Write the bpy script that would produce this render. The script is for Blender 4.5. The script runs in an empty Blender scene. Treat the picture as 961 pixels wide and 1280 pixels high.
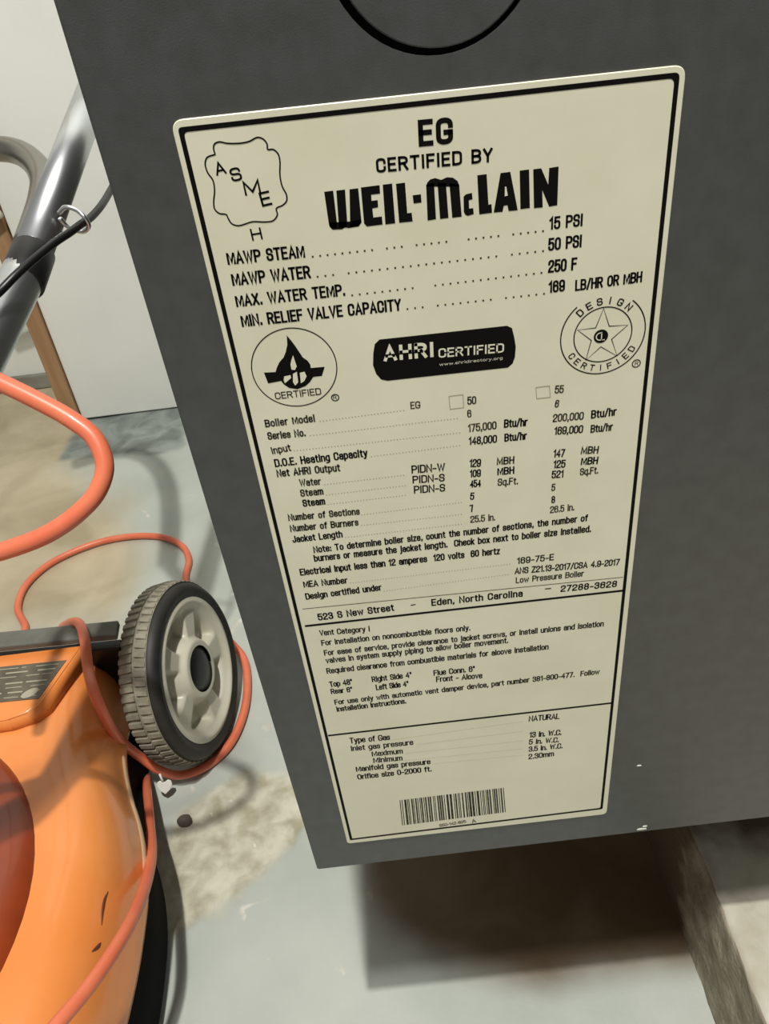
import bpy, bmesh, math, random
from mathutils import Vector, Matrix, noise
from mathutils.geometry import tessellate_polygon
import numpy as np

# ------------------------------------------------------------------ camera, light, exposure
scene = bpy.context.scene
cam_data = bpy.data.cameras.new('camera')
cam = bpy.data.objects.new('camera', cam_data)
scene.collection.objects.link(cam)
scene.camera = cam
cam_data.sensor_fit = 'HORIZONTAL'
cam_data.sensor_width = 36.0
cam_data.lens = 36.0 * 960.0 / 961.0
cam_data.clip_start = 0.01
R3 = ((0.992687, -0.119712, -0.015515), (-0.058074, -0.586282, 0.808023), (-0.105826, -0.801213, -0.588947))
m = Matrix.Identity(4)
for i in range(3):
    m[i][0] = R3[i][0]; m[i][1] = -R3[i][1]; m[i][2] = -R3[i][2]
m[0][3], m[1][3], m[2][3] = 0.0, -0.2336, 0.6846
cam.matrix_world = m

world = bpy.data.worlds.new('world'); scene.world = world
world.use_nodes = True
bg = world.node_tree.nodes['Background']
bg.inputs['Color'].default_value = (1.0, 0.975, 0.92, 1)
bg.inputs['Strength'].default_value = 0.30

ld = bpy.data.lights.new('ceiling_bulb', 'POINT')
ld.energy = 135; ld.shadow_soft_size = 0.022; ld.color = (1.0, 0.97, 0.92)
lo = bpy.data.objects.new('ceiling_bulb', ld); scene.collection.objects.link(lo)
lo.location = (-0.05, -0.345, 2.3)
ld2 = bpy.data.lights.new('plate_fill', 'AREA')  # added fill lamp that brightens the rating plate
ld2.energy = 14; ld2.shape = 'DISK'; ld2.size = 0.12; ld2.color = (1.0, 0.98, 0.94)
lo2 = bpy.data.objects.new('plate_fill', ld2); scene.collection.objects.link(lo2)
lo2.location = (-0.04, -0.43, 2.25)
lo2.rotation_euler = (Vector((0.0, 0.1, 0.4)) - Vector(lo2.location)).to_track_quat('-Z', 'Y').to_euler()

scene.view_settings.view_transform = 'Standard'
scene.view_settings.look = 'None'
scene.view_settings.gamma = 1.0
scene.view_settings.use_curve_mapping = False
scene.view_settings.exposure = 0.0

# ------------------------------------------------------------------ measured data
ROWS = [('EG',18.4,638.9,28,638.6,6.82,2),('CERTIFIED BY',5.9,633.5,39,632.5,3.84,1.5),('15 PSI',55.5,611.5,65.6,611.4,3.77,1),('50 PSI',55.3,605.2,65.6,605.1,3.89,1),('250 F',55.4,598.4,64.4,598.2,4.02,1),('169',55.7,591.9,60.9,591.9,3.89,1),('LB/HR OR MBH',64.1,591.5,85.2,591.7,3.62,1),('MAWP STEAM',-41.4,613.1,-18,612.4,3.87,1.1),('MAWP WATER',-41.4,606.6,-17.3,606,4,1.1),('MAX. WATER TEMP.',-41.7,599.9,-7.6,599.2,3.87,1.1),('MIN. RELIEF VALVE CAPACITY',-41.4,593.3,9.2,592.2,3.99,1.1),('CERTIFIED',-35.8,566.8,-20.3,566.5,2.57,0.3),('Boiler Model',-41.2,556.7,-23.9,556.5,3.01,1.3),('Series No.',-41.3,551.7,-28,551.3,3.08,1.3),('Input',-41,545.7,-34,546.2,2.99,1),('D.O.E. Heating Capacity',-41,540.3,-7.7,540,3.39,1),('Net AHRI Output',-41.1,536,-18.2,535.3,3.29,1.3),('Water',-33.8,530.9,-25.9,530.5,3.18,1),('Steam',-34.2,526.3,-25.7,526.1,3.24,1.3),('Steam',-34.1,521.7,-25.7,521.6,3.31,1.3),('Number of Sections',-40.6,516.1,-13.7,515.1,3.2,1.3),('Number of Burners',-40.8,510.9,-14.8,510.1,3.27,1.3),('Jacket Length',-40.8,505.6,-21.5,505.4,3.34,1),('Note: To determine boiler size, count the number of sections, the number of',-33.7,499.4,72.8,499,3.36,1),('burners or measure the jacket length.  Check box next to boiler size installed.',-34.2,495.1,74.4,493.4,3.42,1),('Electrical input less than 12 amperes  120 volts  60 hertz',-40.8,488.9,38.6,487.7,3.53,1),('MEA Number',-40.5,482.5,-22.7,482,3.44,1),('Design certified under',-40.7,475.9,-9.6,476.1,3.51,1),('169-75-E',45.3,481.5,60.1,481.3,3.35,0.5),('ANS Z21.13-2017/CSA 4.9-2017',44.3,476.3,86.8,474.5,3.41,0.5),('Low Pressure Boiler',44.7,471.3,72.6,470.7,3.26,0.5),('523 S New Street',-37.6,463.6,-5.7,464.1,3.9,1),('-',1.3,464.6,3.4,464.8,3.63,0.3),('Eden, North Carolina',9.7,464.3,47.6,463.5,3.83,1),('-',56.7,464.9,59.3,464.8,3.56,0.3),('27288-3628',63.2,463.6,86.6,462.7,3.56,1),('Vent Category I',-38.4,454.8,-17.1,453.9,3.33,0.5),('For installation on noncombustible floors only.',-38.5,448.8,25.3,447.5,3.38,0.5),('For ease of service, provide clearance to jacket screws, or install unions and isolation',-38.3,442.6,82.6,440.5,3.43,0.5),('valves in system supply piping to allow boiler movement.',-38.3,437.8,41.4,437.2,3.51,0.5),('Required clearance from combustible materials for alcove installation',-38.9,431.2,59,430.2,3.58,0.5),('Top 48"',-38.9,422.3,-28.5,422.5,3.74,0.5),('Rear 6"',-39,417.7,-29.2,417.6,3.53,0.5),('Right Side 4"',-19.9,422.4,-1.9,422.5,3.71,0.5),('Left Side 4"',-18.7,416.8,-3.8,416.9,3.78,0.5),('Flue Conn. 6"',7.7,421.9,26.3,421.6,3.68,0.5),('Front - Alcove',8.5,417.5,29.4,416.6,3.74,0.5),('For use only with automatic vent damper device, part number 381-800-477.  Follow',-38.4,410.2,82.6,410.1,3.55,0.5),('installation instructions.',-38.2,405.3,-5.9,405.5,3.66,0.5),('NATURAL',50.4,382.3,65.2,381.7,4.15,0.3),('Type of Gas',-35.4,381.4,-16,380.7,4.28,0.3),('Inlet gas pressure',-35.5,375.5,-5.3,374.9,4.04,0.3),('Maximum',-26.1,369.5,-10.9,369.1,4.11,0.3),('Minimum',-26,364.3,-11.6,363.7,4.18,0.3),('Manifold gas pressure',-35.2,358.9,1.9,358.2,4.25,0.5),('Orifice size 0-2000 ft.',-35.3,352.4,2.1,352.2,4.33,0.5),('13 in. W.C.',50.7,370,66.5,369.2,4.31,0.3),('5 in. W.C.',50.5,364.7,65.4,363.8,4.07,0.3),('3.5 in. W.C.',50.5,359,67.4,358.7,4.14,0.3),('2.30mm',50.5,352.9,63.3,353.2,4.22,0.3),('550-142-825',2.8,302.3,17.3,303.6,2.68,0),('A',20.4,302.6,22.6,302.9,3.43,0),('EG',9,556.9,12.4,556.8,2.8,0.5),('PIDN-W',7.1,530.6,19.3,530,3.49,0.5),('PIDN-S',7.1,526.2,18.9,525.5,3.38,0.5),('PIDN-S',7.2,521.7,18.8,521,3.44,0.5),('50',28.5,555.9,31.6,555.8,3.1,0.5),('6',28.3,550.9,29.8,550.9,3.01,0.5),('175,000',28.3,545,38.4,544.9,3.25,0.5),('Btu/hr',40.9,545,49.3,544.6,3.4,1),('148,000',28.3,539.7,38.4,539.3,3.33,0.5),('Btu/hr',41,539.3,49.1,539.1,3.32,1),('129',28.1,530.3,32.3,529.9,3.47,0.5),('MBH',38.1,529.8,44.5,529.5,3.29,1),('109',28.1,525.8,32.2,525.6,3.36,0.5),('MBH',38.2,525.3,44.5,525.1,3.35,1),('454',27.9,521.3,32.1,521.1,3.42,0.5),('Sq.Ft.',38.2,520.6,45.9,520.2,3.24,0.5),('5',27.7,515.8,29.3,515.6,3.32,0.5),('7',27.7,510,29.1,510.1,3.4,0.5),('25.5 in.',27.5,505,37.1,504.7,3.27,0.3),('55',58.5,556.1,61.6,555.9,3.07,0.5),('6',58.6,550.7,60,550.5,2.99,0.5),('200,000',58.1,544.9,69,544.4,3.22,0.5),('Btu/hr',71.6,544.4,80.6,544.5,3.37,1),('169,000',58.7,539.6,69,539,3.3,0.5),('Btu/hr',71.7,538.6,79.7,538.5,3.29,1),('147',58.6,530.1,62.8,529.8,3.43,0.5),('MBH',68.6,530.1,75,529.5,3.25,1),('125',58.7,525.4,63.2,525.1,3.5,0.5),('MBH',68.8,525.4,75.1,524.9,3.32,1),('521',58.2,521,62.7,520.8,3.39,0.5),('Sq.Ft.',68.7,520.8,75.6,520.7,3.2,0.5),('5',58.2,515.3,59.7,515.2,3.29,0.5),('8',58.4,509.6,59.9,509.6,3.36,0.5),('26.5 in.',58,505,67.4,505,3.23,0.3),('R',-16.6,564.1,-15.4,564.1,1.52,0),('R',85.4,563,86.6,563,1.47,0),('A',-38.9,638.1,-35.9,638.4,3.4,0.7),('S',-34.9,635.9,-31.8,636.2,3.65,0.7),('M',-32.1,631.9,-27.4,632,3.94,0.5),('E',-27.9,628.3,-24.8,628.6,4.01,0.7),('H',-32.7,619.2,-29.5,619.3,3.51,0.4)]
WHITE = [('AHRI',1.8,575.7,18.3,575.1,5.43,2),('CERTIFIED',19.8,574.6,41.3,573.7,3.28,0.8),('www.ahridirectory.org',19.9,571.7,40.9,571.3,1.01,0)]
BRAND = [[(-9.6,630.3),(-7,630.3),(-7.2,621.1),(-7.7,619.8),(-8.8,620.1),(-9.6,621.1)],[(-6.1,630.2),(-3.6,630.2),(-4.2,620.8),(-4.6,619.6),(-6.8,619.9)],[(-2.3,630.1),(0.2,630.1),(-0,620.6),(-1,619.5),(-3.5,619.5)],[(-9.6,621.4),(-8.6,621.6),(-4.5,621.3),(-4.7,619.9),(-5.9,619.3),(-8.7,619.5),(-9.5,620.5)],[(-5.5,621.2),(-0.3,621.4),(-0,620.7),(-1.1,619.5),(-4.1,619.4),(-5.2,620)],[(1,630.2),(6.4,630.2),(6.3,627.9),(3.7,627.9),(3.6,626.2),(5.4,626.2),(5.3,624.2),(3.6,624.1),(3.6,621.5),(6.1,621.5),(6.1,619.2),(1.4,619.2),(0.7,620.2)],[(7.3,630.2),(10,630.2),(9.8,619.1),(6.9,619.1)],[(11.1,630),(13.7,630),(13.6,621.5),(14.9,621.5),(15,619),(11,619.1)],[(15.6,626.3),(18,626.3),(18,624),(15.7,624)],[(19.7,628.7),(22,629),(21.9,618.8),(19.4,618.7)],[(23,628.8),(25.4,628.5),(25.6,618.7),(23.1,618.7)],[(26.4,628.3),(29.2,627.6),(29.5,618.6),(26.7,618.6)],[(19.7,628.4),(20.1,629.3),(21,630),(22.4,630.2),(24.1,629.5),(25.8,630),(27.5,629.7),(28.8,628.6),(29.3,627.1),(26.4,627.4),(19.7,628.2)],[(30.3,624.1),(31,624.7),(32.8,624.9),(32.9,623.1),(31.8,623),(31.8,620.6),(33,620.6),(33.1,618.9),(31.3,618.6),(30.6,619),(30.2,619.9)],[(34.5,629.5),(37.2,629.5),(37.5,621),(38.4,621.1),(38.5,618.6),(34.7,618.6)],[(41.2,629.3),(44,629.3),(46.1,618.4),(43.4,618.5),(43.1,620.2),(42,620.2),(41.6,618.5),(39,618.6)],[(46.7,629.3),(49.4,629.3),(49.7,618.6),(46.9,618.6)],[(50.6,629.2),(52.9,629.2),(55,624.5),(55.2,629),(57.9,629.1),(57.8,618.4),(55.4,618.3),(53.3,623.2),(53.5,618.3),(50.9,618.4)]]
BRANDHOLE = [[(42.4,625.5),(42.8,625.4),(43.2,622.9),(42.3,622.8)]]
ASME = [(-38,643.6),(-38.1,645.1),(-37.6,646.2),(-36.2,646.6),(-34.1,646),(-30.4,645.6),(-27.9,645.8),(-25.6,646.5),(-24.1,645.9),(-23.3,644.5),(-23.4,643.2),(-21.9,643),(-20.8,641.8),(-20.6,640),(-21.3,636.1),(-21.2,633.2),(-20.4,630.7),(-20.7,629.1),(-22,628.1),(-24,627.4),(-24,625.7),(-25.5,624.2),(-28,624.1),(-31.5,624.6),(-35.8,624),(-37.6,624.8),(-38.3,626.4),(-38.6,627.5),(-40.4,628),(-41.5,629.3),(-41.4,631.2),(-40.4,634.3),(-40.2,637.1),(-41.2,639.3),(-41.3,641.6),(-40.4,643.1)]
FLAME = [(-28,588.8),(-26.8,586.6),(-25.8,584.5),(-24.9,582.3),(-24.2,580.6),(-22.9,579.3),(-22.2,577.8),(-22.3,576.6),(-17.7,576.4),(-19.1,573.3),(-22,573.3),(-23.4,571.6),(-25,570.4),(-27.9,569.6),(-30.5,570.4),(-32,571.9),(-32.7,573.3),(-37.1,573),(-37.7,577),(-33.9,576.7),(-33.2,578.2),(-32,580),(-30.4,581.4),(-29.3,583.3),(-28.4,585.6)]
FLAMEIN = [[(-27.2,581.8),(-27,580.1),(-26.7,577.8),(-27.5,576.6),(-28.6,576.9),(-28.6,578.7),(-28,580.3)],[(-31.4,574.8),(-29.3,575),(-29.2,574),(-31.6,572.3),(-31.8,573.5)],[(-28.4,575.3),(-27,575.9),(-27.2,572.1),(-28.4,571),(-28.9,572.4)],[(-26.1,575.4),(-24.5,575.6),(-24.1,573.9),(-25.1,572.3),(-26.4,571.6)]]
PILL = [(-1.9,574.9),(-1.3,579.1),(-0.5,582.1),(1.2,583.5),(42.5,582.8),(44.1,581.8),(44.8,578.6),(45.3,575.2),(45,571.5),(44.2,569.3),(42.6,568),(2.2,568.6),(0.2,569.4),(-1.2,571.6)]
STAR = [(73.6,584.6),(75.8,578.3),(81.9,577.9),(76.9,573.6),(79.2,567.3),(73.5,571.4),(68.7,567.1),(70.2,574.1),(65.5,578.3),(71.4,578.3)]
CIRC1 = [-27.6,577.2,13.89]
CIRC2 = [73.9,575.5,13.85]
CIRC2B = [73.9,575.5,9.48]
DISC = [73.3,575.1,2.37]
RMARK = [[-15.9,564.8,1.22],[85.9,563.7,1.35]]
OUT = [(-48,653.3),(91.9,650.8),(93.2,296.4),(-48.1,296.3)]
INN = [(-46.5,651.4),(90.3,649.2),(90.7,301.8),(-46.2,299.5)]
LINES = [[(-43.6,461.4),(89.8,460.2)],[(-44.7,389.1),(89.7,388.9)],[(-43,471.1),(88.9,467.7)]]
DOTS = [[(-15.8,612.4),(53.7,611.4)],[(-15.3,606.2),(53.8,605.4)],[(-5.6,599.1),(53.4,598.7)],[(11.1,592.5),(54.3,591.9)]]
FAINT = [[(-22.3,556.5),(7.7,556.8)],[(-26.5,551.4),(25.9,551.1)],[(-33.1,546.1),(26.5,545.2)],[(-6.5,539.9),(26.2,540)],[(-24.7,530.4),(5.3,530.3)],[(-24.8,525.8),(5.5,525.7)],[(-24.8,521.5),(5.1,521.4)],[(-13.1,514.9),(25.7,515.1)],[(-13.7,510),(25.4,509.5)],[(-20.5,505.2),(25.2,504.9)],[(-21.7,482),(43.5,482)],[(-8.8,475.6),(42.8,476.6)],[(-15.1,380.5),(48.5,382.8)],[(-4,374.7),(48.5,375.6)],[(-9.6,368.9),(48.5,368.2)],[(-10.5,363.3),(48.5,361.9)],[(3.1,358.2),(48.5,356.8)]]
BOX = [[(22.4,560),(27.2,560),(27.2,555),(22.5,555)],[(52.1,559.3),(56.7,559.3),(57.1,554.9),(52.4,555)]]
BARC = [(-16.3,330.9),(39,331.4),(39.8,309.3),(-17,307.9)]
CORD = [(-0.3000,0.1500,0.4000),(-0.2950,0.1650,0.4700),(-0.2880,0.1780,0.5250),(-0.2805,0.2032,0.5442),(-0.2395,0.1713,0.5333),(-0.2067,0.1595,0.5163),(-0.1883,0.1527,0.5065),(-0.1701,0.1452,0.4956),(-0.1591,0.1386,0.4863),(-0.1553,0.1295,0.4738),(-0.1609,0.1215,0.4630),(-0.1727,0.1152,0.4546),(-0.1906,0.1095,0.4472),(-0.2178,0.1052,0.4420),(-0.2446,0.1033,0.4402),(-0.4000,0.0800,0.4200),(-0.6200,0.2800,0.3000),(-0.6900,0.4600,0.0800),(-0.6200,0.4900,0.0100),(-0.5450,0.5000,0.0060),(-0.5114,0.5270,0.0050),(-0.5370,0.5779,0.0050),(-0.5412,0.6254,0.0050),(-0.5214,0.6683,0.0050),(-0.4868,0.6957,0.0050),(-0.4478,0.7117,0.0050),(-0.3989,0.7141,0.0050),(-0.3534,0.7013,0.0050),(-0.3210,0.6737,0.0050),(-0.3063,0.6393,0.0050),(-0.3050,0.6002,0.0050),(-0.2870,0.5450,0.0060),(-0.2500,0.4930,0.0060),(-0.2193,0.4489,0.0100),(-0.2076,0.4320,0.0060),(-0.1994,0.3948,0.0060),(-0.1996,0.3438,0.0060),(-0.2125,0.3021,0.0060),(-0.2358,0.2787,0.0060),(-0.2582,0.2677,0.0120),(-0.2735,0.2629,0.0300),(-0.2870,0.2632,0.0550),(-0.2885,0.2480,0.1000),(-0.2824,0.2312,0.1500),(-0.2829,0.2341,0.1860),(-0.2931,0.2593,0.1920),(-0.2970,0.2814,0.2060),(-0.3108,0.3085,0.2020),(-0.3266,0.3256,0.1900),(-0.3489,0.3478,0.1650),(-0.4000,0.4400,0.0800),(-0.4050,0.4700,0.0080),(-0.3800,0.4400,0.0060),(-0.3500,0.3600,0.0060),(-0.3000,0.2800,0.0080),(-0.2840,0.2436,0.0300),(-0.2624,0.1858,0.0550),(-0.2409,0.1335,0.0900),(-0.2249,0.0805,0.1300),(-0.2156,0.0270,0.1720),(-0.2218,-0.0125,0.1930),(-0.2320,-0.0370,0.2030),(-0.2474,-0.0591,0.2050),(-0.2787,-0.0768,0.2000),(-0.3400,-0.1000,0.1880),(-0.3800,-0.1200,0.1830)]
TUBE_UP = [(-0.2301,0.3072,0.5365),(-0.2006,0.5646,0.6405)]
TUBE_LOW = [(-0.2303,0.3053,0.5357),(-0.2537,0.1637,0.4875)]
COLLAR = [(-0.2322,0.2887,0.5290),(-0.2288,0.3182,0.5409)]
BEND = [(-0.4415,0.6505,0.5509),(-0.3981,0.6579,0.5598),(-0.3687,0.6581,0.5594),(-0.3425,0.6438,0.5560),(-0.3184,0.6140,0.5484),(-0.2995,0.5710,0.5399),(-0.2863,0.5168,0.5332),(-0.2778,0.4622,0.5259),(-0.2741,0.4194,0.5180)]
CABLE = [(-0.2410,0.2200,0.5322),(-0.2270,0.2441,0.5394),(-0.2183,0.2544,0.5449),(-0.2088,0.2704,0.5496),(-0.2009,0.2912,0.5525),(-0.1945,0.3048,0.5540),(-0.1912,0.3178,0.5547),(-0.1894,0.3358,0.5539),(-0.1879,0.3612,0.5548),(-0.1893,0.3995,0.5564),(-0.1886,0.4407,0.5620)]
RINGC = [(-0.1969,0.3256,0.5571)]
RINGA = [(-0.2063,0.3287,0.5616),(-0.1995,0.3254,0.5654),(-0.1927,0.3241,0.5633),(-0.1874,0.3205,0.5583),(-0.1871,0.3224,0.5524),(-0.1921,0.3255,0.5483),(-0.1999,0.3314,0.5482),(-0.2067,0.3341,0.5521),(-0.2081,0.3317,0.5573)]
FLAP = [(-0.5212,0.3231,0.1950),(-0.2770,0.3154,0.1950),(-0.2709,0.2951,0.1950),(-0.5101,0.3004,0.1950)]
PLATE = [(-0.3112,0.2986,0.1820),(-0.3303,0.2301,0.1820),(-0.3388,0.2208,0.1820),(-0.3553,0.2154,0.1820),(-0.3830,0.2142,0.1820),(-0.4840,0.2191,0.1820),(-0.5228,0.2970,0.1820)]
DECAL = [(-0.3207,0.2792,0.1857),(-0.3335,0.2356,0.1857),(-0.4632,0.2393,0.1857),(-0.4832,0.2826,0.1857)]
TAG = [(-0.2699,0.2598,0.0200)]
BRK = [(-0.4799,0.7962,0.4461),(-0.4485,0.7992,0.4494),(-0.4252,0.8027,0.4536)]
SCRATCH1 = [(-0.2447,0.0721,0.1720),(-0.2453,0.0651,0.1720),(-0.2448,0.0564,0.1720),(-0.2436,0.0473,0.1720)]
SCRATCH2 = [(-0.2423,0.0365,0.1760),(-0.2434,0.0324,0.1760),(-0.2451,0.0284,0.1760)]
SCRATCH3 = [(-0.2528,-0.0132,0.1760),(-0.2541,-0.0189,0.1760),(-0.2535,-0.0242,0.1760)]
PEBBLE = [(-0.2481,0.2196,0.0000)]


# ------------------------------------------------------------------ helpers
COL = scene.collection

def srgb(r, g, b):
    def f(c):
        c /= 255.0
        return c / 12.92 if c <= 0.04045 else ((c + 0.055) / 1.055) ** 2.4
    return (f(r), f(g), f(b), 1.0)

def mat(name, color, rough=0.5, metal=0.0, c2=None, scale=40.0, bump=0.0, bscale=200.0, coat=0.0, spec=0.5, detail=4.0):
    mt = bpy.data.materials.new(name); mt.use_nodes = True
    nt = mt.node_tree; b = nt.nodes['Principled BSDF']
    b.inputs['Base Color'].default_value = color
    b.inputs['Roughness'].default_value = rough
    b.inputs['Metallic'].default_value = metal
    b.inputs['Coat Weight'].default_value = coat
    b.inputs['Specular IOR Level'].default_value = spec
    tc = nt.nodes.new('ShaderNodeTexCoord')
    if c2 is not None:
        n = nt.nodes.new('ShaderNodeTexNoise'); n.inputs['Scale'].default_value = scale; n.inputs['Detail'].default_value = detail
        nt.links.new(tc.outputs['Object'], n.inputs['Vector'])
        r = nt.nodes.new('ShaderNodeValToRGB'); r.color_ramp.elements[0].position = 0.35; r.color_ramp.elements[1].position = 0.65
        r.color_ramp.elements[0].color = color; r.color_ramp.elements[1].color = c2
        nt.links.new(n.outputs['Fac'], r.inputs['Fac']); nt.links.new(r.outputs['Color'], b.inputs['Base Color'])
    if bump > 0:
        n2 = nt.nodes.new('ShaderNodeTexNoise'); n2.inputs['Scale'].default_value = bscale; n2.inputs['Detail'].default_value = 3
        nt.links.new(tc.outputs['Object'], n2.inputs['Vector'])
        bp = nt.nodes.new('ShaderNodeBump'); bp.inputs['Strength'].default_value = bump; bp.inputs['Distance'].default_value = 0.002
        nt.links.new(n2.outputs['Fac'], bp.inputs['Height']); nt.links.new(bp.outputs['Normal'], b.inputs['Normal'])
    return mt

def thing(name, label, cat, loc=(0, 0, 0), group=None):
    o = bpy.data.objects.new(name, None); COL.objects.link(o)
    o.location = loc; o['label'] = label; o['category'] = cat
    o.empty_display_size = 0.05
    if group: o['group'] = group
    return o

def root_loc(p):
    v = Vector((0, 0, 0))
    while p is not None:
        v += p.location; p = p.parent
    return v

def obj(name, bm, material, parent=None, smooth=False, recalc=True):
    """bm holds world coordinates; the object keeps its parent's origin."""
    if recalc: bmesh.ops.recalc_face_normals(bm, faces=bm.faces)
    off = root_loc(parent)
    bmesh.ops.translate(bm, verts=bm.verts, vec=-off)
    me = bpy.data.meshes.new(name); bm.to_mesh(me); bm.free()
    mats = material if isinstance(material, (list, tuple)) else [material]
    for q in mats: me.materials.append(q)
    if smooth:
        for p in me.polygons: p.use_smooth = True
    o = bpy.data.objects.new(name, me); COL.objects.link(o)
    if parent is not None: o.parent = parent
    return o

def tag(o, label, cat, group=None):
    o['label'] = label; o['category'] = cat
    if group: o['group'] = group

def struct(name, bm, material, smooth=False, recalc=True):
    o = obj(name, bm, material, None, smooth, recalc); o['kind'] = 'structure'; return o

def add_box(bm, x0, x1, y0, y1, z0, z1, bev=0.0):
    t = bmesh.new()
    vs = [t.verts.new((x, y, z)) for x in (x0, x1) for y in (y0, y1) for z in (z0, z1)]
    for f in ((0, 1, 3, 2), (4, 6, 7, 5), (0, 4, 5, 1), (2, 3, 7, 6), (0, 2, 6, 4), (1, 5, 7, 3)):
        t.faces.new([vs[i] for i in f])
    if bev: bmesh.ops.bevel(t, geom=t.edges[:], offset=bev, segments=2, affect='EDGES', profile=0.6)
    merge(bm, t)

def merge(bm, t):
    me = bpy.data.meshes.new('tmp'); t.to_mesh(me); t.free(); bm.from_mesh(me); bpy.data.meshes.remove(me)

def add_prism(bm, pts, z0, z1, bev=0.0, axis='z', segs=2):
    """polygon pts (a,b) extruded along axis between z0 and z1 (pts = xy for z, xz for y)."""
    t = bmesh.new()
    mk = (lambda a, b, c: (a, b, c)) if axis == 'z' else (lambda a, b, c: (a, c, b))
    lo_ = [t.verts.new(mk(a, b, z0)) for a, b in pts]; hi = [t.verts.new(mk(a, b, z1)) for a, b in pts]
    t.faces.new(lo_); t.faces.new(hi[::-1])
    n = len(pts)
    for i in range(n): t.faces.new((lo_[i], lo_[(i + 1) % n], hi[(i + 1) % n], hi[i]))
    bmesh.ops.recalc_face_normals(t, faces=t.faces)
    if bev: bmesh.ops.bevel(t, geom=t.edges[:], offset=bev, segments=segs, affect='EDGES', profile=0.5)
    merge(bm, t)

def spline(pts, sub=8):
    P = [Vector(p) for p in pts]; out = []
    for i in range(len(P) - 1):
        p0 = P[i - 1] if i else P[0] * 2 - P[1]; p1 = P[i]; p2 = P[i + 1]
        p3 = P[i + 2] if i + 2 < len(P) else P[-1] * 2 - P[-2]
        d = [max(1e-6, (b - a).length) ** 0.5 for a, b in ((p0, p1), (p1, p2), (p2, p3))]
        t0 = 0; t1 = d[0]; t2 = t1 + d[1]; t3 = t2 + d[2]
        for k in range(sub):
            t = t1 + (t2 - t1) * k / sub
            A1 = p0 * ((t1 - t) / (t1 - t0)) + p1 * ((t - t0) / (t1 - t0))
            A2 = p1 * ((t2 - t) / (t2 - t1)) + p2 * ((t - t1) / (t2 - t1))
            A3 = p2 * ((t3 - t) / (t3 - t2)) + p3 * ((t - t2) / (t3 - t2))
            B1 = A1 * ((t2 - t) / (t2 - t0)) + A2 * ((t - t0) / (t2 - t0))
            B2 = A2 * ((t3 - t) / (t3 - t1)) + A3 * ((t - t1) / (t3 - t1))
            out.append(B1 * ((t2 - t) / (t2 - t1)) + B2 * ((t - t1) / (t2 - t1)))
    out.append(P[-1]); return out

def add_tube(bm, pts, r, seg=16, closed=False, caps=True):
    n = len(pts); rings = []; prev = None
    for i in range(n):
        if closed: tg = pts[(i + 1) % n] - pts[i - 1]
        else: tg = pts[min(i + 1, n - 1)] - pts[max(i - 1, 0)]
        tg.normalize()
        if prev is None:
            a = tg.cross(Vector((0, 0, 1)))
            if a.length < 1e-3: a = tg.cross(Vector((1, 0, 0)))
        else: a = prev - tg * prev.dot(tg)
        a.normalize(); prev = a; b = tg.cross(a)
        rr = r[i] if isinstance(r, (list, tuple)) else r
        rings.append([bm.verts.new(pts[i] + (a * math.cos(2 * math.pi * k / seg) + b * math.sin(2 * math.pi * k / seg)) * rr) for k in range(seg)])
    for i in range(n if closed else n - 1):
        A = rings[i]; B = rings[(i + 1) % n]
        for k in range(seg): bm.faces.new((A[k], A[(k + 1) % seg], B[(k + 1) % seg], B[k]))
    if caps and not closed:
        bm.faces.new(rings[0][::-1]); bm.faces.new(rings[-1])

def add_lathe(bm, C, ax, prof, seg=64):
    """profile (offset along ax, radius) revolved about axis ax through C."""
    ax = Vector(ax).normalized(); a = ax.cross(Vector((0, 0, 1)) if abs(ax.z) < 0.95 else Vector((1, 0, 0))).normalized(); b = ax.cross(a); C = Vector(C)
    rings = []
    for h, r in prof:
        if r < 1e-6: rings.append([bm.verts.new(C + ax * h)])
        else: rings.append([bm.verts.new(C + ax * h + (a * math.cos(2 * math.pi * k / seg) + b * math.sin(2 * math.pi * k / seg)) * r) for k in range(seg)])
    for A, B in zip(rings, rings[1:]):
        for k in range(seg):
            k2 = (k + 1) % seg
            if len(A) == 1 and len(B) == 1: continue
            if len(A) == 1: bm.faces.new((A[0], B[k], B[k2]))
            elif len(B) == 1: bm.faces.new((A[k], A[k2], B[0]))
            else: bm.faces.new((A[k], A[k2], B[k2], B[k]))

def fbm(x, y, z=0.0, oc=4):
    s = 0; a = 1; t = 0
    for _ in range(oc):
        s += a * noise.noise(Vector((x, y, z))); t += a; a *= 0.5; x *= 2.03; y *= 2.03; z += 7.3
    return s / t

def sstep(a, b, x):
    t = min(1, max(0, (x - a) / (b - a))); return t * t * (3 - 2 * t)

# ------------------------------------------------------------------ floor: old painted concrete
def floor_patch_mask(x, y):
    # broken, spalled concrete between mower wheel and boiler
    dx = x + 0.205; dy = y - 0.195
    u = dx * 0.70 + dy * 0.71; v = -dx * 0.71 + dy * 0.70
    d = math.sqrt((u / 0.098) ** 2 + (v / 0.060) ** 2) + 0.30 * fbm(x * 22, y * 22, 3.1, 4)
    return 1 - sstep(0.86, 1.08, d)

def tan_mask(x, y):
    # bare tan concrete in the left rear
    line = -0.57 + 0.75 * max(0, 0.95 - y)      # right border
    d = (x - line) + 0.10 * fbm(x * 5, y * 5, 9.0, 4) + 0.10 * (1 - sstep(0.50, 0.75, y))
    m1 = 1 - sstep(-0.05, 0.07, d)
    return m1 * sstep(0.45, 0.60, y + 0.05 * fbm(x * 9, y * 9, 1.0, 3))

def blue_mask(x, y):
    a = sstep(-0.61, -0.59, x) * (1 - sstep(-0.385, -0.36, x + 0.02 * fbm(x * 30, y * 30, 2.0)))
    return a * sstep(0.965, 0.985, y + 0.03 * fbm(x * 14, y * 14, 4.0, 3) + (x + 0.5) * 0.12)

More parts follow.
